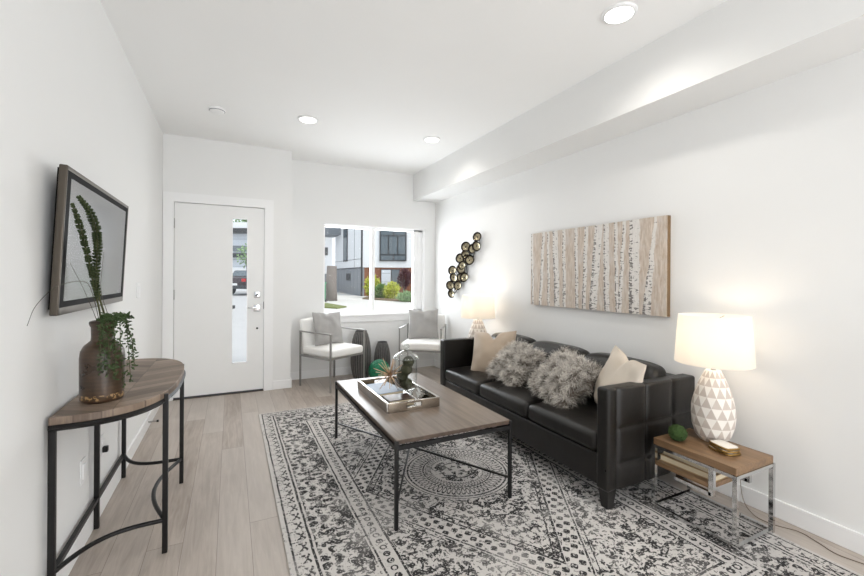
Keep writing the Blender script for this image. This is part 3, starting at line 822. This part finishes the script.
# ------------------------------------------------------------------ throw pillows
def pillow_fn(sz, th, seed, chop=0.0, pinch=.07, wr=.012):
    """returns f(u, v, side) for a soft square pillow standing in its own x (width), z (height) with thickness along y"""
    def f(u, v, s):
        e = (max(0, 1-abs(u)**2.6)*max(0, 1-abs(v)**2.6))**.55
        x = u*sz/2*(1-pinch*(1-v*v)*abs(u)); z = v*sz/2*(1-pinch*(1-u*u)*abs(v))
        wv = mnoise.noise(Vector((u*2.3+seed, v*2.3, s*.5)))*wr*2+mnoise.noise(Vector((u*6+seed*2, v*5, s)))*wr*.6
        y = s*th/2*e + s*wv*min(1, e*1.5)
        if chop:
            g = math.exp(-(u/.28)**2)*max(0, (v+.25)/1.25)
            z -= chop*g*g*.9 if v > 0 else 0
            y *= 1-.45*math.exp(-(u/.16)**2)*max(0, v)
        return Vector((x, y, z))
    return f
def pillow_mesh(f, n=26):
    mb = MB(); vs = []; fs = []; idx = {}
    for s in (1, -1):
        for i in range(n+1):
            for j in range(n+1):
                u, v = math.sin((-1+2*i/n)*PI/2), math.sin((-1+2*j/n)*PI/2)
                if s == -1 and (i in (0, n) or j in (0, n)): idx[(s, i, j)] = idx[(1, i, j)]; continue
                idx[(s, i, j)] = len(vs); vs.append(tuple(f(u, v, s)))
        for i in range(n):
            for j in range(n):
                q = [idx[(s, i, j)], idx[(s, i, j+1)], idx[(s, i+1, j+1)], idx[(s, i+1, j)]]
                fs.append(tuple(q if s > 0 else q[::-1]))
    return mb.add(vs, fs)
def orient(loc, face, tilt, roll=0.0):
    """face: direction angle of the pillow's front (its -y) in plan; tilt: leaning back; roll: in its own plane"""
    return Matrix.Translation(loc) @ Matrix.Rotation(face+PI/2, 4, 'Z') @ Matrix.Rotation(-tilt, 4, 'X') @ Matrix.Rotation(roll, 4, 'Y')
def set_m(o, m):
    o.location = m.to_translation(); o.rotation_euler = m.to_euler()
def throw_pillow(label, mat, sz, th, m, seed, chop=0.0, group=None):
    o = obj('throw_pillow', pillow_mesh(pillow_fn(sz, th, seed, chop)), mat, None, True); set_m(o, m); tag(o, label, 'pillow', group); return o
def fur_pillow(label, sz, th, m, seed, n=9000):
    t = thing('fur_pillow', label, 'pillow', (0, 0, 0), 0, 'shaggy fur pillows on the sofa'); set_m(t, m)
    f = pillow_fn(sz, th, seed, 0, .02, .01)
    obj('pillow_body', pillow_mesh(f, 20), 'furbase', t, True)
    rn = random.Random(seed); vs = []; fs = []; al = []; tn = []
    inv = m.to_3x3().inverted(); down = (inv @ Vector((0, 0, -1))).normalized()
    for i in range(n):
        s = 1 if rn.random() < .22 else -1
        u, v = rn.uniform(-1, 1), rn.uniform(-1, 1)
        p = f(u, v, s); du = f(min(1, u+.03), v, s)-f(max(-1, u-.03), v, s); dv = f(u, min(1, v+.03), s)-f(u, max(-1, v-.03), s)
        nr = du.cross(dv)
        if nr.length < 1e-9: nr = Vector((0, s, 0))
        nr = nr.normalized()
        if nr.y*s < 0: nr = -nr
        nr = (nr+Vector((u, 0, v))*max(abs(u), abs(v))**4*.8).normalized()
        cl = Vector((mnoise.noise(Vector((u*3.5, v*3.5, seed))), 0, mnoise.noise(Vector((u*3.5+9, v*3.5, seed)))))*1.9
        d = (nr*.75+cl+Vector((rn.gauss(0, .35), rn.gauss(0, .25), rn.gauss(0, .35)))).normalized()
        L = rn.uniform(.035, .07); w_ = .0016; tone = max(0, min(1, .5+mnoise.noise(Vector((u*4, v*4, seed+5)))*.9+rn.gauss(0, .2)))
        side = d.cross(nr)
        side = side.normalized() if side.length > 1e-6 else Vector((1, 0, 0))
        q = p.copy(); K = 4; o = len(vs); curl = rn.uniform(-.5, .5)
        for k in range(K+1):
            t_ = k/K; wd = w_*(1-t_*.75)
            vs += [tuple(q-side*wd), tuple(q+side*wd)]; al += [t_, t_]; tn += [tone, tone]
            q = q+d*(L/K); d = (d+down*.16+side*curl*.35-nr*.10).normalized()
        for k in range(K): fs.append((o+2*k, o+2*k+1, o+2*k+3, o+2*k+2))
    mb = MB().add(vs, fs); fo = obj('fur_pile', mb, 'fur', t, True); fo['kind'] = 'stuff'
    me = fo.data
    for nm, arr in (('along', al), ('tone', tn)):
        at = me.attributes.new(nm, 'FLOAT', 'POINT'); at.data.foreach_set('value', arr)
    return t
SEAT = RZ+.42
rad = math.radians
throw_pillow('beige velvet throw pillow in the far corner of the sofa', 'beige', .43, .15, orient((2.17, 3.13, SEAT+.160), rad(-150), .42, -.10), 1.3, .075)
throw_pillow('cream linen throw pillow against the near arm of the sofa', 'cream', .42, .15, orient((2.20, 1.80, SEAT+.185), rad(155), .30, .12), 4.1, .085)
fur_pillow('shaggy gray fur pillow on the sofa beside the beige velvet pillow', .37, .16, orient((2.15, 2.76, SEAT+.125), rad(-165), .85, .25), 3)
fur_pillow('shaggy gray fur pillow on the sofa beside the cream linen pillow', .38, .16, orient((2.13, 2.19, SEAT+.14), rad(-172), .80, .30), 8)

# ------------------------------------------------------------------ end tables and lamps
def end_table(label, x, y, rz=0.0):
    t = thing('end_table', label, 'table', (x, y, RZ), rz, 'matching wood and chrome end tables')
    a, b, h = .161, .206, .386
    obj('tabletop', MB().rbox((-a-.004, -b-.004, h-.036), (a+.004, b+.004, h), .002), 'endwood', t, True, angle=40)
    for i in (-1, 1):
        for j in (-1, 1): obj('leg', MB().box((i*a-.010, j*b-.010, 0), (i*a+.010, j*b+.010, h-.036)), 'chrome', t)
    for j in (-1, 1):
        obj('top_rail', MB().box((-a, j*b-.009, h-.052), (a, j*b+.009, h-.036)), 'chrome', t); obj('floor_rail', MB().box((-a, j*b-.009, 0), (a, j*b+.009, .018)), 'chrome', t)
        obj('top_rail', MB().box((j*a-.009, -b, h-.052), (j*a+.009, b, h-.036)), 'chrome', t); obj('floor_rail', MB().box((j*a-.009, -b, 0), (j*a+.009, b, .018)), 'chrome', t)
    obj('shelf', MB().rbox((-a-.006, -.10, .238), (a+.006, b-.012, .262), .002), 'endwood', t, True, angle=40)
    for j in (-1, 1):
        obj('shelf_bracket', MB().box((j*a-.010, -.112, .205), (j*a+.010, -.088, h-.036)).box((j*a-.010, -.10, .205), (j*a+.010, .085, .222)), 'chrome', t)
    return t
et = end_table('wood and chrome end table with books on its shelf near the front right', 2.303, 1.302)
end_table('wood and chrome end table hidden behind the far arm of the sofa', 2.36, 3.84, 0)
ETZ = RZ+.386
def lamp(label, x, y, z, k, shade_r0, shade_r1, sh0, sh1):
    t = thing('table_lamp', label, 'lamp', (x, y, z), .2, 'matching faceted table lamps')
    prof = [(.066, 0), (.086, .028), (.101, .083), (.107, .138), (.103, .193), (.091, .248), (.074, .303), (.055, .348), (.038, .385)]
    prof = [(r*k, q*k) for r, q in prof]; n = 13; mb = MB(); vs = []; fs = []; mi = []
    for i, (r, q) in enumerate(prof):
        for s in range(n):
            an = 2*PI*(s+.5*(i % 2))/n; vs.append((r*math.cos(an), r*math.sin(an), q))
    for i in range(len(prof)-1):
        for s in range(n):
            a, b = i*n+s, i*n+(s+1) % n; c, d = (i+1)*n+s, (i+1)*n+(s+1) % n
            if i % 2 == 0: fs += [(a, b, c), (b, d, c)]
            else: fs += [(a, b, d), (a, d, c)]
            mi += [1, 0]
    mb.add(vs, fs); mb.mi = mi
    mb.add([(v[0], v[1], v[2]) for v in vs[:n]], [tuple(range(n))[::-1]]); mb.add(vs[-n:], [tuple(range(n))])
    obj('base', mb, ['glaze', 'taupe'], t)
    top = prof[-1][1]
    obj('neck', MB().lathe([(.012, top), (.012, top+.03), (.008, top+.034), (.008, sh0+.05), (.016, sh0+.052), (.016, sh0+.09)], 16), 'steel', t, True, angle=40)
    bl = obj('bulb', MB().lathe([(.012, sh0+.09), (.016, sh0+.10), (.030, sh0+.135), (.030, sh0+.15), (.020, sh0+.172), (0, sh0+.18)], 16), 'bulb', t, True)
    sd = obj('lamp_shade', MB().lathe([(shade_r1, sh0), (shade_r0, sh1), (shade_r0-.002, sh1), (shade_r1-.002, sh0), (shade_r1, sh0)], 56, close=False), 'shade', t, True, angle=50)
    sp = MB()
    for i in range(3):
        an = 2*PI*i/3; sp.tube([(.008*math.cos(an), .008*math.sin(an), sh1-.03), (shade_r0*.99*math.cos(an), shade_r0*.99*math.sin(an), sh1-.012)], .002, 6)
    sp.tube([(0, 0, sh0+.05), (.045, 0, sh0+.10), (.045, 0, sh1-.06), (0, 0, sh1-.03)], .002, 6)
    obj('shade_spider', sp, 'steel', sd)
    light('lamp_glow', 'POINT', (0, 0, sh0+.15), LAMP_W, (1, .84, .66), parent=t, shadow_soft_size=.05)
    return t
lamp('white shaded table lamp with faceted ceramic base on the near end table', 2.414, 1.352, ETZ, 1.0, .170, .188, .425, .690)
lamp('white shaded table lamp standing behind the far arm of the sofa', 2.42, 3.78, ETZ, 1.13, .172, .188, .455, .700)
mossball((2.218, 1.425, ETZ+.042), .045, 'small round green moss ball on the near end table', 'moss', None, seed=31)
rnd = random.Random(21)
for i, (lb, dz, rot, sc_) in enumerate([('gilt-edged white stone coaster at the bottom of the stack on the near end table', 0, .25, 1.0), ('gilt-edged white stone coaster in the middle of the stack on the near end table', .0125, .05, .98), ('gilt-edged white stone coaster on top of the stack on the near end table', .025, .16, .95)]):
    t = thing('coaster', lb, 'coaster', (2.30, 1.232, ETZ+dz), rot-.45, 'stack of gilt-edged coasters')
    out = []
    for s in range(28):
        an = 2*PI*s/28; c, sn = math.cos(an), math.sin(an); k = 1/(abs(c)**6+abs(sn)**6)**(1/6)
        out.append((c*k*.044*sc_*(1+rnd.uniform(-.03, .03)), sn*k*.060*sc_*(1+rnd.uniform(-.03, .03))))
    obj('slab', MB().prism([(x*.96, y*.96) for x, y in out], .001, .0122), 'stone', t)
    obj('gilt_rim', MB().tube([(x, y, .006) for x, y in out]+[(*out[0], .006)], .0058, 6), 'gilt', t, True)
for i, (lb, z, hx, hy, hz, cx, cy, rz, m) in enumerate([('tan hardback book at the bottom on the shelf of the near end table', .262, .075, .145, .032, 2.245, 1.352, .03, 'cover'),
                                   ('cream hardback book on top of the tan one on the end table shelf', .294, .068, .128, .026, 2.252, 1.362, -.03, 'cover2'),]):
    t = thing('book', lb, 'book', (cx, cy, RZ+z), rz, 'books on the end table shelf')
    obj('cover', MB().box((-hx, -hy, 0), (hx, hy, .003)).box((-hx, -hy, hz-.003), (hx, hy, hz)).box((hx-.003, -hy, 0), (hx, hy, hz)), m, t)
    obj('pages', MB().box((-hx+.004, -hy+.004, .003), (hx-.003, hy-.004, hz-.003)), 'paper', t)
cp = smooth_path([(XR-.012, 1.34, .22), (2.61, 1.30, .05), (2.56, 1.22, .005), (2.555, 1.13, .004), (2.60, 1.04, .004), (2.58, .96, .004), (2.55, .88, .004), (2.57, .80, .004), (2.60, .70, .004)], 8)
tag(obj('lamp_cord', MB().tube(cp, .0022, 6), 'shadecord', None, True), 'thin dark cord running along the floor by the right baseboard', 'cord')

# ------------------------------------------------------------------ wall art
pt = thing('canvas_painting', 'wide canvas painting of pale birch trunks on the right wall above the sofa', 'painting', (XR-.036, 2.46, 1.372))
yl, zl = .693, .342
obj('canvas_face', MB().box((-.002, -yl, -zl), (.001, yl, zl)), 'painting', pt)
obj('canvas_side', MB().box((.001, -yl, -zl), (.035, yl, zl)), 'canvas_edge', pt)
disc = thing('wall_sculpture', 'metal wall sculpture of clustered brass dishes right of the window', 'wall art', (XR, 4.42, 1.42))
DP = [(4.113, 1.766), (4.098, 1.659), (4.325, 1.661), (4.214, 1.629), (4.359, 1.573), (4.46, 1.525), (4.343, 1.513), (4.26, 1.497), (4.407, 1.432), (4.495, 1.395), (4.684, 1.376), (4.616, 1.286), (4.498, 1.286), (4.38, 1.284), (4.709, 1.184), (4.572, 1.181), (4.702, 1.077)]
DT = [(.52, .10), (.36, -.15), (.62, .12), (.44, .2), (.55, -.1)]
d0 = None
for i, (y, z) in enumerate(DP):
    dep = .028+.016*(i % 3)
    r = .062 if i % 4 else .056
    RD = Matrix.Rotation(DT[i % 5][0], 4, 'Z') @ Matrix.Rotation(DT[i % 5][1], 4, 'Y') @ Matrix.Rotation(-PI/2, 4, 'Y')
    o = obj('dish', MB().lathe([(0, 0), (r*.5, .002), (r*.85, .012), (r, .025), (r*1.02, .029), (r, .031), (r*.95, .028), (r*.8, .019), (r*.5, .009), (0, .006)], 24, T=RD, close=False), 'bronze', disc, True, loc=(-dep-.006, y-4.42, z-1.42))
    obj('dish_inlay', MB().lathe([(r*.72, .0185), (r*.5, .0135), (r*.3, .012), (0, .0115)], 24, T=RD, close=False), 'discmetal', o, True)
    obj('boss', MB().ball((-.012, 0, 0), .010, 1), 'bronze', o, True)
fr_ = MB()
for i in range(len(DP)-1):
    for j in range(i+1, len(DP)):
        if math.hypot(DP[i][0]-DP[j][0], DP[i][1]-DP[j][1]) < .17:
            fr_.bar((-.014, DP[i][0]-4.42, DP[i][1]-1.42), (-.014, DP[j][0]-4.42, DP[j][1]-1.42), .008)
obj('mounting_rod', fr_, 'bronze', disc)

# ------------------------------------------------------------------ armchairs
def armchair(label, x, y, rz):
    t = thing('armchair', label, 'chair', (x, y, 0), rz, 'white armchairs by the window')
    hw, hd = .262, .262; w_ = .011
    for i in (-1, 1):
        for j in (-1, 1): obj('leg', MB().box((i*hw-w_*.6, j*hd-w_, 0), (i*hw+w_*.6, j*hd+w_, .64)), 'steel', t, bevel=.001)
        obj('armrest', MB().box((i*hw-w_, -hd-w_, .636), (i*hw+w_, hd+w_, .65)), 'steel', t, bevel=.001)
        obj('side_rail', MB().box((i*hw-w_*.6, -hd, .352), (i*hw+w_*.6, hd, .376)), 'steel', t)
    for j in (-1, 1): obj('cross_rail', MB().box((-hw, j*(hd-.02)-w_*.6, .352), (hw, j*(hd-.02)+w_*.6, .372)), 'steel', t)
    def sd(p):
        u, v = p.x/hw, (p.y+.03)/.25
        return Vector((p.x, p.y, p.z+(.018*max(0, 1-u*u)*max(0, 1-v*v) if p.z > .42 else 0)))
    obj('seat', MB().rbox((-hw+.012, -hd-.005, .374), (hw-.012, hd-.02, .462), .026, (8, 8, 2), sd), 'white_fabric', t, True)
    def bk(p):
        u = p.x/hw
        return Vector((p.x, p.y+(p.z-.42)*.20+.02*(u*u), p.z-.012*u*u))
    obj('backrest', MB().rbox((-hw+.014, .165, .40), (hw-.014, .235, .79), .03, (8, 2, 8), bk), 'white_fabric', t, True)
    return t
LC = (1.096, 4.905, .505); RC = (2.262, 4.84, -.60)
armchair('white armchair with steel frame left of the window beside the entry wall', LC[0], LC[1], LC[2])
armchair('white armchair with steel frame under the right end of the window', RC[0], RC[1], RC[2])
def chair_pillow(label, c, dx, roll, seed, face=0.0):
    m = Matrix.Translation((c[0], c[1], 0)) @ Matrix.Rotation(c[2], 4, 'Z') @ Matrix.Translation((dx, .085, .462+.205)) @ Matrix.Rotation(-.24, 4, 'X') @ Matrix.Rotation(face, 4, 'Z') @ Matrix.Rotation(roll, 4, 'Y')
    throw_pillow(label, 'gray_fabric', .40, .13, m, seed, 0.02, 'gray pillows on the armchairs')
chair_pillow('gray linen pillow on the armchair by the entry wall', LC, .0, .06, 6.2, -.1)
chair_pillow('gray linen pillow on the armchair under the right end of the window', RC, -.015, -.05, 9.4, .1)

# ------------------------------------------------------------------ baskets and ball
def basket(label, x, y, r, h, top):
    t = thing('floor_basket', label, 'basket', (x, y, 0), .3, 'dark woven floor vases under the window')
    pr = []
    for i in range(25):
        q = i/24; prf = math.sqrt(1-((q-.42)/(.68 if q > .42 else .60))**2)
        rr = r*max(prf, top)
        pr.append((rr, h*q))
    pr2 = [(0.001, 0)]+pr+[(pr[-1][0]*.86, h-.004), (pr[-1][0]*.8, h-.06)]
    obj('body', MB().lathe(pr2, 96, ripple=lambda a, z: .018*math.cos(a*24), close=False), 'weave', t, True)
    for k in range(24):
        an = 2*PI*k/24
        obj('rib', MB().tube([(1.02*rr*math.cos(an), 1.02*rr*math.sin(an), z) for rr, z in pr[::2]+[pr[-1]]], .0036, 5), 'rib', t, True)
    obj('rim', MB().tube([(pr[-1][0]*math.cos(2*PI*k/32), pr[-1][0]*math.sin(2*PI*k/32), h) for k in range(33)], .007, 6), 'weave', t, True)
    return t
basket('tall dark woven floor vase beside the left armchair', 1.50, 5.10, .126, .595, .42)
basket('shorter dark woven floor vase under the middle of the window', 1.805, 5.15, .104, .425, .55)
gb = thing('cord_ball', 'emerald green cord-wrapped ball on the floor in front of the woven vases', 'decorative ball', (1.645, 4.80, .137))
obj('core', MB().ball((0, 0, 0), .126, 4), 'emerald', gb, True)
rnd = random.Random(9)
for i in range(26):
    n_ = Vector((rnd.gauss(0, 1), rnd.gauss(0, 1), rnd.gauss(0, 1))).normalized(); a_ = n_.orthogonal().normalized(); b_ = n_.cross(a_); o_ = rnd.uniform(-.4, .4); q = math.sqrt(1-o_*o_)
    obj('cord_loop', MB().tube([(n_*o_+(a_*math.cos(2*PI*k/36)+b_*math.sin(2*PI*k/36))*q)*.128 for k in range(37)], .0058, 6), 'emerald', gb, True)

# ------------------------------------------------------------------ outside: laid out on axes turned with the street, 0.457 rad from the room
CY, SY = math.cos(YAW), math.sin(YAW)
def ext(r, d_, z=0.0): return (r*CY+d_*SY, -r*SY+d_*CY, z)
def gz_(d_): return -.06+.0122*(d_-6)
def exthing(name, label, cat, r, d_, z=None, group=None):
    return thing(name, label, cat, ext(r, d_, gz_(d_) if z is None else z), -YAW, group)
gm = MB()
def gquad(mb, pts, dz=0.0): 
    n = len(pts); v_ = [ext(r, q, gz_(q)+dz) for r, q in pts]; v2 = [(a, b, c-.15) for a, b, c in v_]
    return mb.add(v_+v2, [tuple(range(n)), tuple(range(n, 2*n))[::-1]]+[(i, n+i, n+(i+1) % n, (i+1) % n) for i in range(n)])
o = struct(obj('street_pavement', gquad(MB(), [(-45, 5.98), (8, 5.98), (20, 70), (-60, 70)], -.02), 'road'))
struct(obj('driveway', gquad(MB(), [(-5.2, 13), (2, 10), (6, 23.5), (-4.2, 24), (-7.2, 29)], .0), 'concrete'))
struct(obj('curb', gquad(MB(), [(-14, 15.6), (-7.6, 15.4), (-7.6, 15.8), (-14, 16.0)], .10), 'hdark'))
tag(obj('grass_verge', gquad(MB(), [(-7.2, 17.5), (-3.6, 15.6), (-3.4, 16.3), (-6.5, 20.5)], .05), 'grass'), 'patch of green grass left of the driveway outside the window', 'grass')['kind'] = 'stuff'
struct(obj('planting_bed', gquad(MB(), [(-3.6, 21.2), (1.8, 17.2), (3.2, 22.5), (-3.6, 23.4)], .06), 'soil'))
# white house with wood-clad ground floor
hs = exthing('house', 'modern white panelled house with brown wood ground floor, seen through the window', 'house', 0, 0, 0)
LF = Matrix.Translation((-4.08, 24, 0)) @ Matrix.Rotation(math.atan2(6, -3.02), 4, 'Z')     # local x runs back along the left facade
LL = math.hypot(6, 3.02); zb, zm, ztop = .1, 1.84, 6.5
obj('wall', MB().box((0, 0, zm), (LL, -.3, ztop), T=LF), 'hwhite', hs)
obj('garage_siding', MB().box((0, 0, zb), (LL, -.25, zm), T=LF), 'graysiding', hs)
wn_ = obj('window', MB().box((3.3, -.02, 2.3), (4.3, .05, 4.5), T=LF), 'hdark', hs); obj('pane', MB().box((3.4, .05, 2.4), (4.2, .06, 4.4), T=LF), 'hglass', wn_)
obj('vent_window', MB().box((2.6, 0, 1.05), (3.5, .05, 1.5), T=LF), 'hdark', hs)
obj('panel_joint', MB().box((0, 0, 2.35), (LL, .01, 2.375), T=LF).box((1.7, 0, zm), (1.73, .01, ztop), T=LF).box((0, 0, zm-.04), (LL, .03, zm+.02), T=LF), 'hdark', hs)
obj('gutter_pipe', MB().box((-.02, -.0, zb), (.09, .08, ztop), T=LF), 'hdark', hs)
obj('bay', MB().box((LL-1.6, 0, 4.2), (LL+.6, .9, 5.4), T=LF), 'hgray', hs)
obj('wall', MB().box((-4.08, 24, zm), (3, 24.3, ztop)), 'hwhite', hs)
obj('wood_siding', MB().box((-4.08, 24.05, zb), (3, 24.4, zm)), 'brownsiding', hs)
obj('wood_panel', MB().box((-.72, 23.95, zm), (-.36, 24.02, ztop)), 'brownsiding', hs)
fw = obj('window', MB().box((-3.08, 23.93, 2.22), (-1.5, 24.02, 4.1)), 'hdark', hs)
for (a, b, c, d2) in ((-3.0, -2.60, 2.62, 3.66), (-2.52, -2.06, 2.62, 3.66), (-1.98, -1.58, 2.62, 3.66), (-3.0, -2.3, 2.28, 2.54), (-2.22, -1.58, 2.28, 2.54), (-3.0, -2.3, 3.74, 4.04), (-2.22, -1.58, 3.74, 4.04)):
    obj('pane', MB().box((a, 23.90, c), (b, 23.94, d2)), 'hglass', fw)
gw = obj('window', MB().box((-3.0, 23.98, .75), (-1.86, 24.06, 1.74)), 'hdark', hs)
obj('pane', MB().box((-2.96, 23.95, .80), (-2.42, 23.99, 1.70)), 'whitesiding', gw); obj('pane', MB().box((-2.36, 23.95, .80), (-1.90, 23.99, 1.70)), 'hglass', gw)
h2 = exthing('house', 'white house at the left edge of the window beyond the gray siding', 'house', -8.6, 31, 0)
obj('wall', MB().box((-3, 0, 1.5), (1.0, 3, 7)), 'hwhite', h2); obj('ground_floor', MB().box((-3, .1, 0), (1.0, 3, 1.5)), 'hgray', h2)
obj('window', MB().box((.35, -.03, 2.9), (.7, .02, 3.5)), 'hdark', h2); obj('window', MB().box((.35, -.03, 5.2), (.7, .02, 6.0)), 'hdark', h2)
h3 = exthing('garage_building', 'pale garage building across the street seen through the door glass', 'building', -14, 30, 0)
obj('wall', MB().box((-6, 0, 0), (4, 3, 4.4)), 'whitesiding', h3); obj('roof_edge', MB().box((-6.2, -.5, 4.4), (4.2, 3, 4.75)), 'hdark', h3)
obj('roof_cap', MB().box((-6.2, -.3, 4.75), (4.2, 3, 5.2)), 'hwhite', h3)
obj('balcony_beam', MB().box((-6, -.35, 2.65), (4, 0, 2.95)), 'hdark', h3)
obj('garage_door', MB().box((-3, -.06, .2), (2.6, 0, 1.9)), 'hwhite', h3); obj('window', MB().box((-1.2, -.08, 3.1), (.4, 0, 3.5)), 'hgray', h3)
def leaves(mb, c, rx, ry, rz, n, size, rnd):
    for i in range(n):
        d_ = Vector((rnd.gauss(0, 1), rnd.gauss(0, 1), rnd.gauss(0, 1))).normalized(); k = rnd.uniform(.55, 1.05)
        p = Vector((c[0]+d_.x*rx*k, c[1]+d_.y*ry*k, c[2]+d_.z*rz*k)); sd = (d_+Vector((rnd.gauss(0, .6), rnd.gauss(0, .6), rnd.gauss(0, .6)))).normalized()
        v_, f_ = lens(p, sd.orthogonal().normalized(), sd, size*rnd.uniform(.7, 1.3), size*.3, size*.05); mb.add(v_, f_)
def shrub(label, r, d_, w_, h_, mat, n=700, size=.11, cat='shrub', trunk=0.0, seed=1, name='shrub', tw=.05):
    t = exthing(name, label, cat, r, d_); rn = random.Random(seed); mb = MB()
    for k in range(5): leaves(mb, (rn.uniform(-.35, .35)*w_/2, rn.uniform(-.3, .3)*w_/2, trunk+h_*rn.uniform(.35, .65)), w_*.34, w_*.34, h_*.42, n//5, size, rn)
    fl = obj('foliage', mb, mat, t); fl['kind'] = 'stuff'
    st_ = MB()
    for k in range(4 if not trunk else 1):
        st_.tube([(0, 0, -.1), (rn.uniform(-.1, .1)*w_, rn.uniform(-.1, .1)*w_, trunk+h_*.6)], tw, 6)
    obj('trunk' if trunk else 'stem', st_, 'bark', t)
shrub('yellow-green shrub outside at the left of the right window pane', -3.28, 22.4, .85, 1.2, 'yellowleaf', 900, .12, seed=1)
shrub('low green shrub in the middle of the bed outside the window', -2.75, 21.6, 1.0, .75, 'greenleaf', 800, .1, seed=2)
shrub('yellow-green rounded shrub right of the low green shrub outside', -2.0, 21.2, 1.05, .85, 'yellowleaf', 800, .1, seed=3)
shrub('gray-green mounded shrub at the driveway edge outside the window', -1.15, 19.6, 1.15, .52, 'paleleaf', 900, .08, seed=4)
shrub('green shrub at the right edge of the window view', -.55, 21.6, 1.1, 1.0, 'greenleaf', 800, .1, seed=6)
shrub('dark red leafed small tree against the wood-clad house', -1.55, 22.9, .95, 1.15, 'redleaf', 900, .11, 'tree', .45, 5, 'tree')
shrub('green leafy tree above the garage roof at the top of the door glass', -17.0, 38.5, 4.5, 4.0, 'greenleaf', 1500, .3, 'tree', 3.4, 7, 'tree', .2)
shrub('slim street tree in front of the pale garage seen through the door glass', -11.9, 26.5, 1.5, 1.5, 'paleleaf', 260, .15, 'tree', 1.6, 8, 'tree', .06)
tk = exthing('bare_tree', 'gray bare tree trunk at the left of the window view', 'tree', -4.95, 20.0)
obj('trunk', MB().tube([(0, 0, -.1), (.02, 0, .6), (.05, 0, 1.7)], [.34, .27, .24], 12), 'bark', tk, True)
bn = exthing('wheelie_bin', 'green wheeled bin left of the tree trunk outside', 'bin', -5.2, 19.0)
obj('body', MB().rbox((-.22, -.22, .08), (.22, .22, .85), .03), 'bin', bn, True); obj('lid', MB().rbox((-.25, -.26, .85), (.25, .25, .92), .02), 'bin', bn, True)
for s in (-1, 1): obj('wheel', MB().tube([(s*.2, .2, .09), (s*.25, .2, .09)], .09, 14), 'tyre', bn)
# parked car
cr = exthing('car', 'dark parked car with red tail lamps seen through the door glass', 'car', -11.15, 26.0); cr.rotation_euler = (0, 0, -YAW-.25)
side = [(-2.0, .35), (-2.05, .75), (-1.95, 1.0), (-1.55, 1.08), (-1.15, 1.45), (.3, 1.47), (.95, 1.05), (1.9, .92), (2.05, .6), (2.0, .35)]
body = MB(); n = len(side)
vv = [(s*.82*(1 if z < 1.06 else .84), y, z) for s in (-1, 1) for y, z in side]
body.add(vv, [tuple(range(n)), tuple(range(n, 2*n))[::-1]]+[(i, n+i, n+(i+1) % n, (i+1) % n) for i in range(n)])
obj('body', body, 'car', cr, bevel=.05)
obj('rear_window', MB().add([(-.62, -1.53, 1.10), (.62, -1.53, 1.10), (.56, -1.19, 1.42), (-.56, -1.19, 1.42)], [(0, 1, 2, 3)], T=Matrix.Translation((0, -.02, .01))), 'hglass', cr)
for s in (-1, 1):
    obj('side_window', MB().box((s*.80-.03, -1.0, 1.1), (s*.80+.02, .45, 1.36)), 'hglass', cr)
    obj('tail_lamp', MB().box((s*.68-.12, -2.06, .78), (s*.68+.12, -1.98, .95)), 'taillight', cr)
    for y in (-1.3, 1.3): obj('wheel', MB().tube([(s*.70, y, .32), (s*.86, y, .32)], .32, 20), 'tyre', cr)
obj('number_plate', MB().box((-.25, -2.07, .55), (.25, -2.03, .68)), 'white_plastic', cr)
obj('bumper', MB().rbox((-.82, -2.12, .35), (.82, -1.95, .55), .03), 'hdark', cr, True)
